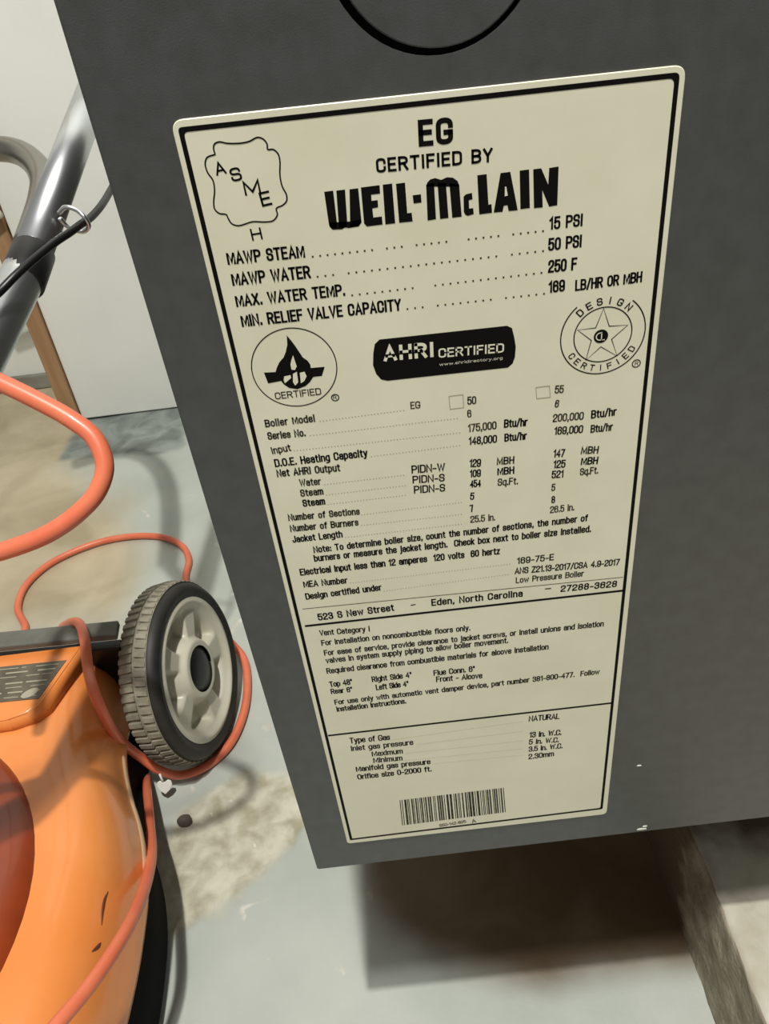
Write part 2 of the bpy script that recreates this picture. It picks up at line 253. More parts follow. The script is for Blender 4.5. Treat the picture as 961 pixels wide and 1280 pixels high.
def rust_shade_mask(x, y):
    # rusty stains under the boiler, plus its shadow darkened into the slab colour
    d = (abs((x - 0.17) / 0.255) ** 3.5 + abs((y - 0.245) / 0.218) ** 3.5) ** (1 / 3.5) + 0.10 * fbm(x * 10, y * 10, 12.0, 4)
    return 1 - sstep(0.86, 1.04, d)

def build_floor():
    xs = list(np.arange(-2.0, -0.84, 0.08)) + list(np.arange(-0.84, 0.40, 0.0045)) + list(np.arange(0.40, 2.0, 0.08)) + [2.0]
    ys = list(np.arange(-1.8, -0.14, 0.08)) + list(np.arange(-0.14, 0.60, 0.0045)) + list(np.arange(0.60, 1.36, 0.008)) + [1.5]
    xs = sorted(xs + [q + 0.00225 for q in xs if -0.33 < q < -0.09]); ys = sorted(ys + [q + 0.00225 for q in ys if 0.10 < q < 0.32])
    nx, ny = len(xs), len(ys)
    verts = []; cols = []
    for y in ys:
        for x in xs:
            p = floor_patch_mask(x, y); t = tan_mask(x, y); bl = blue_mask(x, y); r = rust_shade_mask(x, y)
            h = 0.0008 * fbm(x * 12, y * 12, 0.0, 3) + 0.0003 * fbm(x * 60, y * 60, 5.0, 2)
            if p > 0:
                h += p * (-0.0022 + 0.0030 * fbm(x * 34, y * 34, 0.0, 4) + 0.0030 * abs(fbm(x * 60, y * 60, 3.0, 4)) + 0.0007 * fbm(x * 170, y * 170, 8.0, 2))
            if t > 0:
                h += t * (0.004 * fbm(x * 7, y * 11, 20.0, 4) - 0.0015)
            verts.append((x, y, h)); cols.append((p, t, bl, r))
    faces = [(j * nx + i, j * nx + i + 1, (j + 1) * nx + i + 1, (j + 1) * nx + i) for j in range(ny - 1) for i in range(nx - 1)]
    me = bpy.data.meshes.new('floor'); me.from_pydata(verts, [], faces)
    ca = me.color_attributes.new('zones', 'FLOAT_COLOR', 'POINT')
    ca.data.foreach_set('color', np.array(cols, dtype=np.float32).ravel())
    me.polygons.foreach_set('use_smooth', [True] * len(faces))
    o = bpy.data.objects.new('floor', me); COL.objects.link(o); o['kind'] = 'structure'
    # material
    mt = bpy.data.materials.new('painted_concrete'); mt.use_nodes = True
    nt = mt.node_tree; b = nt.nodes['Principled BSDF']; L = nt.links.new
    b.inputs['Roughness'].default_value = 0.55
    tc = nt.nodes.new('ShaderNodeTexCoord')
    def nz(scale, detail=5, dist=0.0):
        n = nt.nodes.new('ShaderNodeTexNoise'); n.inputs['Scale'].default_value = scale; n.inputs['Detail'].default_value = detail; n.inputs['Distortion'].default_value = dist
        L(tc.outputs['Object'], n.inputs['Vector']); return n.outputs['Fac']
    def ramp(f, p0, c0, p1, c1):
        r = nt.nodes.new('ShaderNodeValToRGB'); e = r.color_ramp.elements
        e[0].position = p0; e[0].color = c0; e[1].position = p1; e[1].color = c1; L(f, r.inputs['Fac']); return r.outputs['Color']
    def mix(f, a, c):
        x = nt.nodes.new('ShaderNodeMix'); x.data_type = 'RGBA'
        L(f, x.inputs['Factor']); L(a, x.inputs['A']); L(c, x.inputs['B']); return x.outputs['Result']
    at = nt.nodes.new('ShaderNodeAttribute'); at.attribute_name = 'zones'
    sep = nt.nodes.new('ShaderNodeSeparateColor'); L(at.outputs['Color'], sep.inputs['Color'])
    base = ramp(nz(9, 6), 0.35, srgb(170, 177, 168), 0.66, srgb(184, 190, 181))
    w = (1, 1, 1, 1); k = (0, 0, 0, 1)
    chips = ramp(nz(26, 6, 0.6), 0.66, k, 0.70, w)
    base = mix(chips, base, ramp(nz(60), 0.4, srgb(206, 206, 196), 0.6, srgb(186, 184, 170)))
    tan = ramp(nz(7, 6, 0.5), 0.35, srgb(164, 152, 124), 0.65, srgb(198, 186, 158))
    base = mix(sep.outputs['Green'], base, tan)
    blue = ramp(nz(18, 6, 1.0), 0.35, srgb(110, 118, 114), 0.65, srgb(148, 156, 150))
    base = mix(sep.outputs['Blue'], base, blue)
    rough = ramp(nz(42, 9, 0.25), 0.36, srgb(164, 159, 134), 0.60, srgb(202, 199, 180))
    rough = mix(ramp(nz(60, 4), 0.70, k, 0.74, w), rough, ramp(nz(5), 0.4, srgb(228, 228, 218), 0.6, srgb(214, 212, 198)))
    base = mix(sep.outputs['Red'], base, rough)
    rust_shade = ramp(nz(10, 6, 0.6), 0.4, srgb(92, 72, 48), 0.62, srgb(112, 96, 72))
    base = mix(at.outputs['Alpha'], base, rust_shade)
    L(base, b.inputs['Base Color'])
    bp = nt.nodes.new('ShaderNodeBump'); bp.inputs['Strength'].default_value = 0.25; bp.inputs['Distance'].default_value = 0.001
    L(nz(160, 4), bp.inputs['Height']); L(bp.outputs['Normal'], b.inputs['Normal'])
    me.materials.append(mt)
    return o
build_floor()

# ------------------------------------------------------------------ walls
M_WALL = mat('wall_paint', srgb(230, 232, 224), 0.6, c2=srgb(222, 225, 217), scale=6, bump=0.15, bscale=60)
bm = bmesh.new(); add_box(bm, -0.592, 2.0, 1.132, 1.45, 0.003, 2.4, 0.002); struct('wall_back', bm, M_WALL)
bm = bmesh.new(); add_box(bm, -2.0, -0.592, 1.32, 1.45, 0.003, 2.4, 0.002); struct('wall_recess', bm, M_WALL)
M_BASE = mat('grey_paint', srgb(140, 140, 128), 0.6, c2=srgb(112, 110, 100), scale=14)
bm = bmesh.new(); add_box(bm, -1.98, -0.64, 1.306, 1.32, 0.0, 0.030, 0.002); struct('baseboard_back', bm, M_BASE)
M_WOOD = mat('brown_wood', srgb(146, 110, 76), 0.5, c2=srgb(168, 134, 98), scale=16, bump=0.2, bscale=90)
nt = M_WOOD.node_tree
for n in nt.nodes:
    if n.type == 'TEX_NOISE' and abs(n.inputs['Scale'].default_value - 16) < .1:
        mp = nt.nodes.new('ShaderNodeMapping'); mp.inputs['Scale'].default_value = (3, 3, 0.3)
        tcn = [q for q in nt.nodes if q.type == 'TEX_COORD'][0]
        nt.links.new(tcn.outputs['Object'], mp.inputs['Vector']); nt.links.new(mp.outputs['Vector'], n.inputs['Vector'])
bm = bmesh.new(); add_box(bm, -0.624, -0.594, 1.124, 1.16, 0.004, 2.3, 0.002); struct('trim_1', bm, M_WOOD)

# raised rough concrete step on the right
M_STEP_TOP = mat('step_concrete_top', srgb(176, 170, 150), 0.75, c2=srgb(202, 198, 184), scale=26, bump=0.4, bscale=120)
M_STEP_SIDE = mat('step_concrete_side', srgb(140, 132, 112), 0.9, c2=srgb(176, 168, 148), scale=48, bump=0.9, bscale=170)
for M_, a_ in ((M_STEP_TOP, 0.045), (M_STEP_SIDE, 0.035)):  # darker brown further back paints the boiler's shadow into the step colour
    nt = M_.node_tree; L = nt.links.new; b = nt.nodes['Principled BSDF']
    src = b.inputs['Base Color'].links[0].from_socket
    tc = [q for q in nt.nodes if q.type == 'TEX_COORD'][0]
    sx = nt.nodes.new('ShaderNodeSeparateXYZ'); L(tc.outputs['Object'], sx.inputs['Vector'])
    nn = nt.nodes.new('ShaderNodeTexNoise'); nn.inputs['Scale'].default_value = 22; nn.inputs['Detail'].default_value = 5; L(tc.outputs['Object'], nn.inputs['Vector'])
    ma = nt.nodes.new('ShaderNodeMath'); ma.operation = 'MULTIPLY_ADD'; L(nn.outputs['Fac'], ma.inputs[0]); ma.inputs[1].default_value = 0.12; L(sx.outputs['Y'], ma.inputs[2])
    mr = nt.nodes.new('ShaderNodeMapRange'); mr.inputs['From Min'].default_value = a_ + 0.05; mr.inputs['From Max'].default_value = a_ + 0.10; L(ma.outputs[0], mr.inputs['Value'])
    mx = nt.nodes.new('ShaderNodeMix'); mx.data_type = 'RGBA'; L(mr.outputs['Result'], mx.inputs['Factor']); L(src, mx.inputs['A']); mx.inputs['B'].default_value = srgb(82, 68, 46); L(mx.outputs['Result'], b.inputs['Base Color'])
def build_step():
    bm = bmesh.new(); n = 150; mrows = 16; H = 0.122
    ys = [-0.9 + 1.75 * i / n for i in range(n + 1)]
    def edge(y, j):
        t = j / mrows; z = H * t
        x = 0.192 + 0.0035 * math.sin(y * 9 + 1) - 0.004 * t
        x += 0.0035 * fbm(y * 45, z * 45, 2.0, 4) + (0.006 * max(0, t - 0.8) if t > 0.8 else 0)
        return (x, y, max(0.0, z + (0.002 * fbm(y * 30, 3.3, 0, 3) if j == mrows else 0)))
    rows = [[bm.verts.new(edge(y, j)) for y in ys] for j in range(mrows + 1)]
    xs2 = [0.010, 0.03, 0.06, 0.10, 0.16, 0.3, 0.8]
    tops = [rows[-1]]
    for dx in xs2: tops.append([bm.verts.new((0.188 + dx, y, H + 0.0015 * fbm(y * 20, dx * 20, 1.0, 3))) for y in ys])
    for A, B in zip(rows, rows[1:]):
        for i in range(n): bm.faces.new((A[i], A[i + 1], B[i + 1], B[i])).material_index = 1
    for A, B in zip(tops, tops[1:]):
        for i in range(n): bm.faces.new((A[i], A[i + 1], B[i + 1], B[i])).material_index = 0
    last = [bm.verts.new((0.988, y, 0.0)) for y in ys]
    for i in range(n): bm.faces.new((tops[-1][i], tops[-1][i + 1], last[i + 1], last[i])).material_index = 1
    for e in (0, n):
        bm.faces.new([r[e] for r in rows] + [t[e] for t in tops[1:]] + [last[e]]).material_index = 1
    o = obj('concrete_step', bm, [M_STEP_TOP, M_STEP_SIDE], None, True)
    tag(o, 'rough raised concrete step on the floor at lower right under the boiler', 'step')
build_step()

# ------------------------------------------------------------------ boiler
boiler = thing('boiler', 'dark grey sheet metal boiler cabinet carrying a cream rating plate', 'boiler', (0.19, 0.3, 0.0))
M_JACK = mat('charcoal_enamel', srgb(59, 60, 59), 0.36, c2=srgb(67, 69, 68), scale=120, bump=0.10, bscale=2200, spec=0.8, detail=6)
M_BLACK = mat('black_void', srgb(12, 12, 11), 0.7)
M_STEEL_D = mat('dark_iron', srgb(52, 48, 44), 0.6, c2=srgb(70, 56, 44), scale=20)
BZ = 0.272; BX0 = -0.0685; BX1 = 0.46
kc = (0.026, 0.6885); kr = 0.0283
def build_front():
    t = 0.0022
    outer = [Vector((BX0, 0, BZ)), Vector((BX1, 0, BZ + 0.003)), Vector((BX1, 0, 1.02)), Vector((BX0 - 0.002, 0, 1.02))]
    N = 56
    hole = [Vector((kc[0] + kr * math.cos(2 * math.pi * i / N), 0, kc[1] + kr * math.sin(2 * math.pi * i / N))) for i in range(N)]
    tris = tessellate_polygon([outer, hole]); pts = outer + hole
    bm = bmesh.new()
    F = [bm.verts.new((p.x, 0.0, p.z)) for p in pts]; B = [bm.verts.new((p.x, t, p.z)) for p in pts]
    for a, b, c in tris: bm.faces.new((F[a], F[b], F[c])); bm.faces.new((B[c], B[b], B[a]))
    def ring(idx):
        for i in range(len(idx)):
            a = idx[i]; b = idx[(i + 1) % len(idx)]; bm.faces.new((F[a], F[b], B[b], B[a]))
    ring([0, 1, 2, 3]); ring(list(range(4, 4 + N)))
    bmesh.ops.recalc_face_normals(bm, faces=bm.faces)
    oe = [e for e in bm.edges if all(abs(v.co.y) < 1e-6 for v in e.verts) and any((v.co.x < BX0 + .001 and w.co.x < BX0 + .001) or (v.co.z < BZ + .004 and w.co.z < BZ + .004) for v, w in [e.verts])]
    bmesh.ops.bevel(bm, geom=oe, offset=0.0009, segments=2, affect='EDGES')
    obj('front_panel', bm, M_JACK, boiler)
build_front()
bm = bmesh.new(); add_box(bm, BX0 - 0.0005, BX0 + 0.0017, 0.0024, 0.55, BZ + 0.001, 1.02, 0.0005); obj('side_panel', bm, M_JACK, boiler)
bm = bmesh.new(); add_box(bm, BX1 - 0.002, BX1, 0.0024, 0.55, BZ + 0.004, 1.02, 0.0005); obj('side_panel', bm, M_JACK, boiler)
bm = bmesh.new(); add_box(bm, BX0, BX1, 0.0, 0.552, 1.0202, 1.0224, 0.0005); obj('top_panel', bm, M_JACK, boiler)
bm = bmesh.new(); add_box(bm, BX0 + 0.002, BX1 - 0.002, 0.548, 0.55, BZ + 0.003, 1.02); obj('rear_panel', bm, M_JACK, boiler)
bm = bmesh.new(); add_box(bm, BX0 + 0.004, BX1 - 0.004, 0.010, 0.545, BZ + 0.012, 1.01, 0.003); obj('inner_casing', bm, M_BLACK, boiler)
for lx, base in ((-0.02, 0.0), (0.41, 0.121)):
    for ly in (0.30, 0.50):
        bm = bmesh.new(); add_box(bm, lx - 0.02, lx + 0.02, ly - 0.02, ly + 0.02, base + (0.0025 if base else 0), BZ + 0.013, 0.003); obj('leg', bm, M_STEEL_D, boiler)
# knock-out disc, held by small bridges
bm = bmesh.new()
N = 64; disc = []
for i in range(N):
    a = 2 * math.pi * i / N
    gap = 0.0013 + 0.0008 * max(0, math.cos(a - math.radians(205)))
    disc.append((kc[0] + (kr - gap) * math.cos(a), kc[1] + (kr - gap) * math.sin(a)))
add_prism(bm, disc, 0.0006, 0.0022, 0.0004, 'y', 1)
knock = obj('knockout_disc', bm, M_JACK, boiler)
for a in (-0.6, 1.2, 3.6):
    bm = bmesh.new()
    c = Vector((kc[0] + (kr - 0.001) * math.cos(a), 0, kc[1] + (kr - 0.001) * math.sin(a)))
    add_box(bm, c.x - 0.0012, c.x + 0.0012, 0.0010, 0.0021, c.z - 0.0012, c.z + 0.0012)
    obj('bridge', bm, M_JACK, knock)
# chipped white spots on the jacket
M_CHIP = mat('white_chip', srgb(226, 226, 216), 0.5)
for x, z, r, e in ((0.1142, 0.2765, 0.0017, 0.45), (0.1075, 0.336, 0.0007, 0.6), (0.1158, 0.279, 0.0008, 0.6)):
    bm = bmesh.new()
    pts = [(x + r * 1.6 * math.cos(k * math.pi / 5) * (1 + 0.2 * math.sin(k * 2.3)), z + r * e * math.sin(k * math.pi / 5)) for k in range(10)]
    add_prism(bm, pts, -0.0003, 0.0002, 0, 'y')
    obj('paint_chip', bm, M_CHIP, boiler)['label'] = 'tiny white paint chip'

# rating plate -------------------------------------------------------------
M_PLATE = mat('cream_plate', srgb(226, 222, 196), 0.36, c2=srgb(232, 229, 205), scale=30, bump=0.05, bscale=60)
M_INK = mat('black_ink', srgb(16, 14, 14), 0.6, spec=0.08)
M_INK2 = mat('worn_ink', srgb(38, 36, 30), 0.6, c2=srgb(74, 72, 58), scale=300, spec=0.08)
M_FAINT = mat('faint_ink', srgb(150, 148, 126), 0.6)
YP = -0.0008
def rounded(quad, r, n=6):
    out = []
    P = [Vector((p[0] / 1000, p[1] / 1000)) for p in quad]
    for i in range(4):
        a = (P[i - 1] - P[i]).normalized(); b = (P[(i + 1) % 4] - P[i]).normalized()
        rr = r if not isinstance(r, (list, tuple)) else r[i]
        s = P[i] + a * rr; e = P[i] + b * rr
        for k in range(n + 1):
            t = k / n; out.append(tuple(s * (1 - t) ** 2 + P[i] * 2 * t * (1 - t) + e * t * t))
    return out
bm = bmesh.new(); add_prism(bm, rounded(OUT, [0.0034, 0.0034, 0.003, 0.002]), YP, 0.0, 0.0002, 'y', 1)
plate = obj('rating_plate', bm, M_PLATE, boiler); plate['label'] = 'cream rectangular rating plate with black print'

INK_Y = YP - 0.00006
def flat(bm, pts, y=INK_Y, mm=True):
    k = 0.001 if mm else 1.0
    P = [Vector((p[0] * k, p[1] * k, 0)) for p in pts]
    vs = [bm.verts.new((p.x, y, p.y)) for p in P]
    for t in tessellate_polygon([[q * (1.0 / k) for q in P]]):
        try:
            bm.faces.new([vs[i] for i in t])
        except ValueError: pass
def stroke(bm, pts, w, y=INK_Y, closed=False):
    n = len(pts); P = [Vector(p) for p in pts]
    L_ = []
    for i in range(n):
        a = P[i - 1] if (i or closed) else P[i]; b = P[(i + 1) % n] if (i < n - 1 or closed) else P[i]
        d = (b - a).normalized(); nn = Vector((-d.y, d.x)) * w / 2
        L_.append((P[i] + nn, P[i] - nn))
    V = [[bm.verts.new((q.x / 1000, y, q.y / 1000)) for q in pr] for pr in L_]
    for i in range(n if closed else n - 1):
        A = V[i]; B = V[(i + 1) % n]; bm.faces.new((A[0], B[0], B[1], A[1]))
def arc(c, r, a0=0, a1=360, n=72):
    return [(c[0] + r * math.cos(math.radians(a0 + (a1 - a0) * i / n)), c[1] + r * math.sin(math.radians(a0 + (a1 - a0) * i / n))) for i in range(n + (0 if a1 - a0 == 360 else 1))]

GLYPHS = {
'A': (4.4, '0,0 2.2,10 4.4,0|0.7,3 3.7,3'), 'B': (4, '0,0 0,10|r0,10 4,10 4,5.2 0,5.2|r0,5.2 4.1,5.2 4.1,0 0,0'), 'C': (4, 'r4,6.8 4,10 0,10 0,0 4,0 4,3.2'),
'D': (4, '0,0 0,10|r0,10 4.1,10 4.1,0 0,0'), 'E': (3.5, '3.5,10 0,10 0,0 3.5,0|0,5.2 3.1,5.2'), 'F': (3.4, '0,0 0,10 3.4,10|0,5.2 3,5.2'),
'G': (4.1, 'r4.2,7.4 4.2,10 0,10 0,0 4.2,0 4.2,4.2|2.5,4.4 4.2,4.4'), 'H': (4, '0,0 0,10|4,0 4,10|0,5.2 4,5.2'), 'I': (0.3, '0.15,0 0.15,10'),
'J': (3, 'r0,3 0,0 3,0 3,3|3,3 3,10'), 'K': (4, '0,0 0,10|4,10 0,4|1.2,5.6 4.1,0'), 'L': (3.3, '0,10 0,0 3.3,0'), 'M': (5, '0,0 0,10 2.5,1.5 5,10 5,0'),
'N': (4.1, '0,0 0,10 4.1,0 4.1,10'), 'O': (4.1, 'o0,0 4.1,10'), 'P': (3.9, '0,0 0,10|r0,10 4,10 4,4.6 0,4.6'), 'Q': (4.1, 'o0,0 4.1,10|2.6,2.4 4.4,-0.6'),
'R': (4.1, '0,0 0,10|r0,10 4,10 4,5 0,5|2.2,5 4.1,0'), 'S': (3.9, 'r3.8,7.4 3.8,10 0,10 0,5.2 3.9,5.2 3.9,0 0,0 0,2.8'), 'T': (4, '2,0 2,10|0,10 4,10'),
'U': (4, 'r0,10 0,0 4,0 4,10'), 'V': (4.2, '0,10 2.1,0 4.2,10'), 'W': (6, '0,10 1.5,0 3,9 4.5,0 6,10'), 'X': (4, '0,0 4,10|0,10 4,0'), 'Y': (4, '0,10 2,4.6 4,10|2,4.6 2,0'), 'Z': (3.8, '0,10 3.8,10 0,0 3.8,0'),
'a': (3.2, 'r0.2,5.6 0.2,7.2 3.2,7.2 3.2,3.9|3.2,5 3.2,0|r3.2,4.1 0,4.1 0,0 3.2,0'), 'b': (3.3, '0,0 0,10|r0,7.2 3.3,7.2 3.3,0 0,0'), 'c': (3, 'r3,5 3,7.2 0,7.2 0,0 3,0 3,2.2'),
'd': (3.3, '3.3,0 3.3,10|r3.3,7.2 0,7.2 0,0 3.3,0'), 'e': (3.2, 'r0,3.7 3.2,3.7 3.2,7.2 0,7.2 0,0 3.2,0 3.2,1.9'), 'f': (2, '0.8,0 0.8,8|r0.8,7.5 0.8,10 2,10|0,7.2 2,7.2'),
'g': (3.3, 'r3.3,0.3 0,0.3 0,7.2 3.3,7.2|r3.3,7.2 3.3,-2.8 0.1,-2.8'), 'h': (3.2, '0,0 0,10|r0,5.5 0,7.2 3.2,7.2 3.2,0'), 'i': (0.3, '0.15,0 0.15,7.2|0.15,8.8 0.15,10'),
'j': (0.9, 'r0.8,7.2 0.8,-2.8 -0.4,-2.8|0.8,8.8 0.8,10'), 'k': (3.1, '0,0 0,10|3,7.2 0,2.8|1,4.2 3.1,0'), 'l': (0.3, '0.15,0 0.15,10'), 'm': (5.2, '0,0 0,7.2|r0,5.5 0,7.2 2.6,7.2 2.6,0|r2.6,5.5 2.6,7.2 5.2,7.2 5.2,0'),
'n': (3.2, '0,0 0,7.2|r0,5.5 0,7.2 3.2,7.2 3.2,0'), 'o': (3.3, 'o0,0 3.3,7.2'), 'p': (3.3, '0,-2.8 0,7.2|r0,7.2 3.3,7.2 3.3,0 0,0'), 'q': (3.3, '3.3,-2.8 3.3,7.2|r3.3,7.2 0,7.2 0,0 3.3,0'),
'r': (2, '0,0 0,7.2|r0,5 0,7.2 2,7.2'), 's': (2.9, 'r2.9,5.6 2.9,7.2 0,7.2 0,3.8 2.9,3.8 2.9,0 0,0 0,1.7'), 't': (2, 'r0.8,9.2 0.8,0 2,0|0,7.2 2,7.2'), 'u': (3.2, 'r0,7.2 0,0 3.2,0 3.2,2|3.2,0 3.2,7.2'),
'v': (3.2, '0,7.2 1.6,0 3.2,7.2'), 'w': (5, '0,7.2 1.25,0 2.5,6.6 3.75,0 5,7.2'), 'x': (3, '0,0 3,7.2|0,7.2 3,0'), 'y': (3.2, '0,7.2 1.7,0|3.2,7.2 1.1,-2.8 0,-2.8'), 'z': (2.8, '0,7.2 2.8,7.2 0,0 2.8,0'),
'0': (3.6, 'o0,0 3.6,10'), '1': (1.8, '0,7.8 1.5,10 1.5,0'), '2': (3.6, 'r0,7 0,10 3.6,10 3.6,5.6 0,2.4 0,0|0,0 3.6,0'), '3': (3.6, 'r0,7.4 0,10 3.5,10 3.5,5.3 1.4,5.3|r1.4,5.3 3.6,5.3 3.6,0 0,0 0,2.6'),
'4': (3.8, '2.9,0 2.9,10 0,3 3.8,3'), '5': (3.6, '3.4,10 0.3,10 0.1,5.4|r0.1,5.4 0.6,6.4 3.6,6.4 3.6,0 0,0 0,2.4'), '6': (3.6, 'r3.5,7.6 3.5,10 0,10 0,0 3.6,0 3.6,5.9 0,5.9 0,4'),
'7': (3.5, '0,10 3.5,10 1.1,0'), '8': (3.6, 'o0.1,5.3 3.5,10|o0,0 3.6,5.3'), '9': (3.6, 'r0.1,2.4 0.1,0 3.6,0 3.6,10 0,10 0,4.1 3.6,4.1 3.6,6'),
'.': (0.5, '0.25,0 0.25,1.1'), ',': (0.6, '0.4,1.1 0.1,-1.4'), ':': (0.5, '0.25,0 0.25,1.1|0.25,5 0.25,6.1'), '-': (2.4, '0,3.8 2.4,3.8'), '/': (2.6, '0,-0.4 2.6,10.4'), '"': (1.5, '0.3,7.2 0.3,10|1.3,7.2 1.3,10'), ' ': (1.9, '')}
def glyph_lines(ch):
    w, spec = GLYPHS[ch]; out = []
    for st in [q for q in spec.split('|') if q]:
        kind = st[0] if st[0] in 'ro' else ''
        pts = [tuple(float(v) for v in q.split(',')) for q in (st[1:] if kind else st).split(' ')]
        if kind == 'o':
            (x0, y0), (x1, y1) = pts; rx = (x1 - x0) / 2; ry = min((y1 - y0) / 2, rx * 1.35)
            cx_ = (x0 + x1) / 2; P_ = []
            for cyy, a0 in ((y1 - ry, 0), (y0 + ry, 180)):
                for k in range(9): P_.append((cx_ + rx * math.cos(math.radians(a0 + k * 22.5)), cyy + ry * math.sin(math.radians(a0 + k * 22.5))))
            out.append((P_, True)); continue
        if kind == 'r' and len(pts) > 2:
            V_ = [Vector(p) for p in pts]; P_ = [pts[0]]
            for i in range(1, len(V_) - 1):
                a = V_[i - 1] - V_[i]; b = V_[i + 1] - V_[i]
                ra = min(2.4, a.length * (0.5 if i > 1 else 1.0) * 0.98); rb = min(2.4, b.length * (0.5 if i < len(V_) - 2 else 1.0) * 0.98)
                s_ = V_[i] + a.normalized() * ra; e_ = V_[i] + b.normalized() * rb
                for k in range(6):
                    t = k / 5; p = s_ * (1 - t) ** 2 + V_[i] * 1.15 * 0 + V_[i] * (2 * t * (1 - t)) + e_ * t * t; P_.append((p.x, p.y))
            P_.append(pts[-1]); out.append((P_, False)); continue
        out.append((pts, False))
    return w, out
def add_text(bm, s, x0, z0, x1, z1, h, weight=0.5, y=None):
    """baseline from (x0,z0) to (x1,z1), cap height h, all in mm on the plate; stroke lettering."""
    y = INK_Y if y is None else y
    th = h * (0.135 + 0.034 * weight)
    A = Vector((x0, z0)); d = Vector((x1, z1)) - A; L_ = d.length; d.normalize(); up = Vector((-d.y, d.x))
    gap = 1.5 + 0.55 * weight
    tot = sum(GLYPHS[c][0] for c in s) + gap * (len(s) - 1)
    sx = (L_ - th) / max(tot, 0.35) if tot > 0.5 else 0.0
    cur = 0.0
    for c in s:
        w, lines = glyph_lines(c)
        for pts, closed in lines:
            P_ = []
            for px_, py_ in pts:
                yy = th / 2 + py_ / 10 * (h - th)
                P_.append(A + d * (th / 2 + (cur + px_) * sx) + up * yy)
            Q_ = [P_[0]]
            for p in P_[1:]:
                if (p - Q_[-1]).length > 1e-4: Q_.append(p)
            if closed and (Q_[0] - Q_[-1]).length < 1e-4: Q_.pop()
            if len(Q_) < 2: continue
            if not closed:      # square ends
                Q_[0] = Q_[0] + (Q_[0] - Q_[1]).normalized() * th * 0.45; Q_[-1] = Q_[-1] + (Q_[-1] - Q_[-2]).normalized() * th * 0.45
            n = len(Q_); pr = []
            for i in range(n):
                a = Q_[i - 1] if (i or closed) else None; b = Q_[(i + 1) % n] if (i < n - 1 or closed) else None
                if a is None or b is None:
                    t_ = (b - Q_[i]) if a is None else (Q_[i] - a); t_.normalize(); nn = Vector((-t_.y, t_.x)) * th / 2
                    pr.append((Q_[i] + nn, Q_[i] - nn))
                else:
                    t1 = (Q_[i] - a).normalized(); t2 = (b - Q_[i]).normalized()
                    n1 = Vector((-t1.y, t1.x)); n2 = Vector((-t2.y, t2.x)); mm = (n1 + n2)
                    if mm.length < 0.35: mm = n1 * 0.9
                    else: mm = mm.normalized() / max(0.42, mm.normalized().dot(n1))
                    pr.append((Q_[i] + mm * th / 2, Q_[i] - mm * th / 2))
            V_ = [[bm.verts.new((q.x / 1000, y, q.y / 1000)) for q in p2] for p2 in pr]
            for i in range(n if closed else n - 1):
                A_ = V_[i]; B_ = V_[(i + 1) % n]; bm.faces.new((A_[0], B_[0], B_[1], A_[1]))
        cur += w + gap
def arc_text(bm, s, c, r, a_mid, step, h, w, inward=False, weight=0.5):
    n = len(s)
    for i, ch in enumerate(s):
        a = math.radians(a_mid + (1 if inward else -1) * step * (i - (n - 1) / 2))
        rad = Vector((math.cos(a), math.sin(a)))
        up = -rad if inward else rad; rt = Vector((up.y, -up.x))
        ww = w * (0.25 if ch == 'I' else 1)
        B = Vector(c) + rad * r - up * h / 2 - rt * ww / 2; E_ = B + rt * ww
        add_text(bm, ch, B.x, B.y, E_.x, E_.y, h, weight)

# border line and rules
bm = bmesh.new()
inn = rounded(INN, [0.0012, 0.0016, 0.0012, 0.0006], 4)
cx = sum(p[0] for p in inn) / len(inn); cz = sum(p[1] for p in inn) / len(inn)
P = [Vector(p) for p in inn]
def inset(P, w):
    out = []
    n = len(P)
    for i in range(n):
        x, z = P[i]
        out.append(Vector((x + (w if x < cx else -w), z + (w if z < cz else -w))))
    return out
Q = inset(P, 0.00135)
V1 = [bm.verts.new((p.x, INK_Y, p.y)) for p in P]; V2 = [bm.verts.new((p.x, INK_Y, p.y)) for p in Q]
for i in range(len(P)):
    j = (i + 1) % len(P); bm.faces.new((V1[i], V1[j], V2[j], V2[i]))
obj('border_line', bm, M_INK, plate)
for L2, w in zip(LINES, (1.1, 1.1, 0.25)):
    bm = bmesh.new(); stroke(bm, L2, w); obj('ruled_line', bm, M_INK, plate)
# lettering by weight
big = [r for r in ROWS if r[5] >= 3.3 and r[0] not in 'ASMEHR']
small = [r for r in ROWS if r not in big]
bm = bmesh.new()
for r in big: add_text(bm, *r)
obj('heading_lettering', bm, M_INK, plate)
bm = bmesh.new()
for r in small:
    if r[0] not in ('A', 'S', 'M', 'E', 'H', 'R') or r[5] < 2.2: add_text(bm, *r)
fl = obj('fine_lettering', bm, M_INK2, plate); fl['kind'] = 'stuff'
bm = bmesh.new()
for p in BRAND: flat(bm, p)
obj('name_lettering', bm, M_INK, plate)
bm = bmesh.new()
for p in BRANDHOLE: flat(bm, p, INK_Y - 0.00005)
obj('letter_counter', bm, M_PLATE, plate)
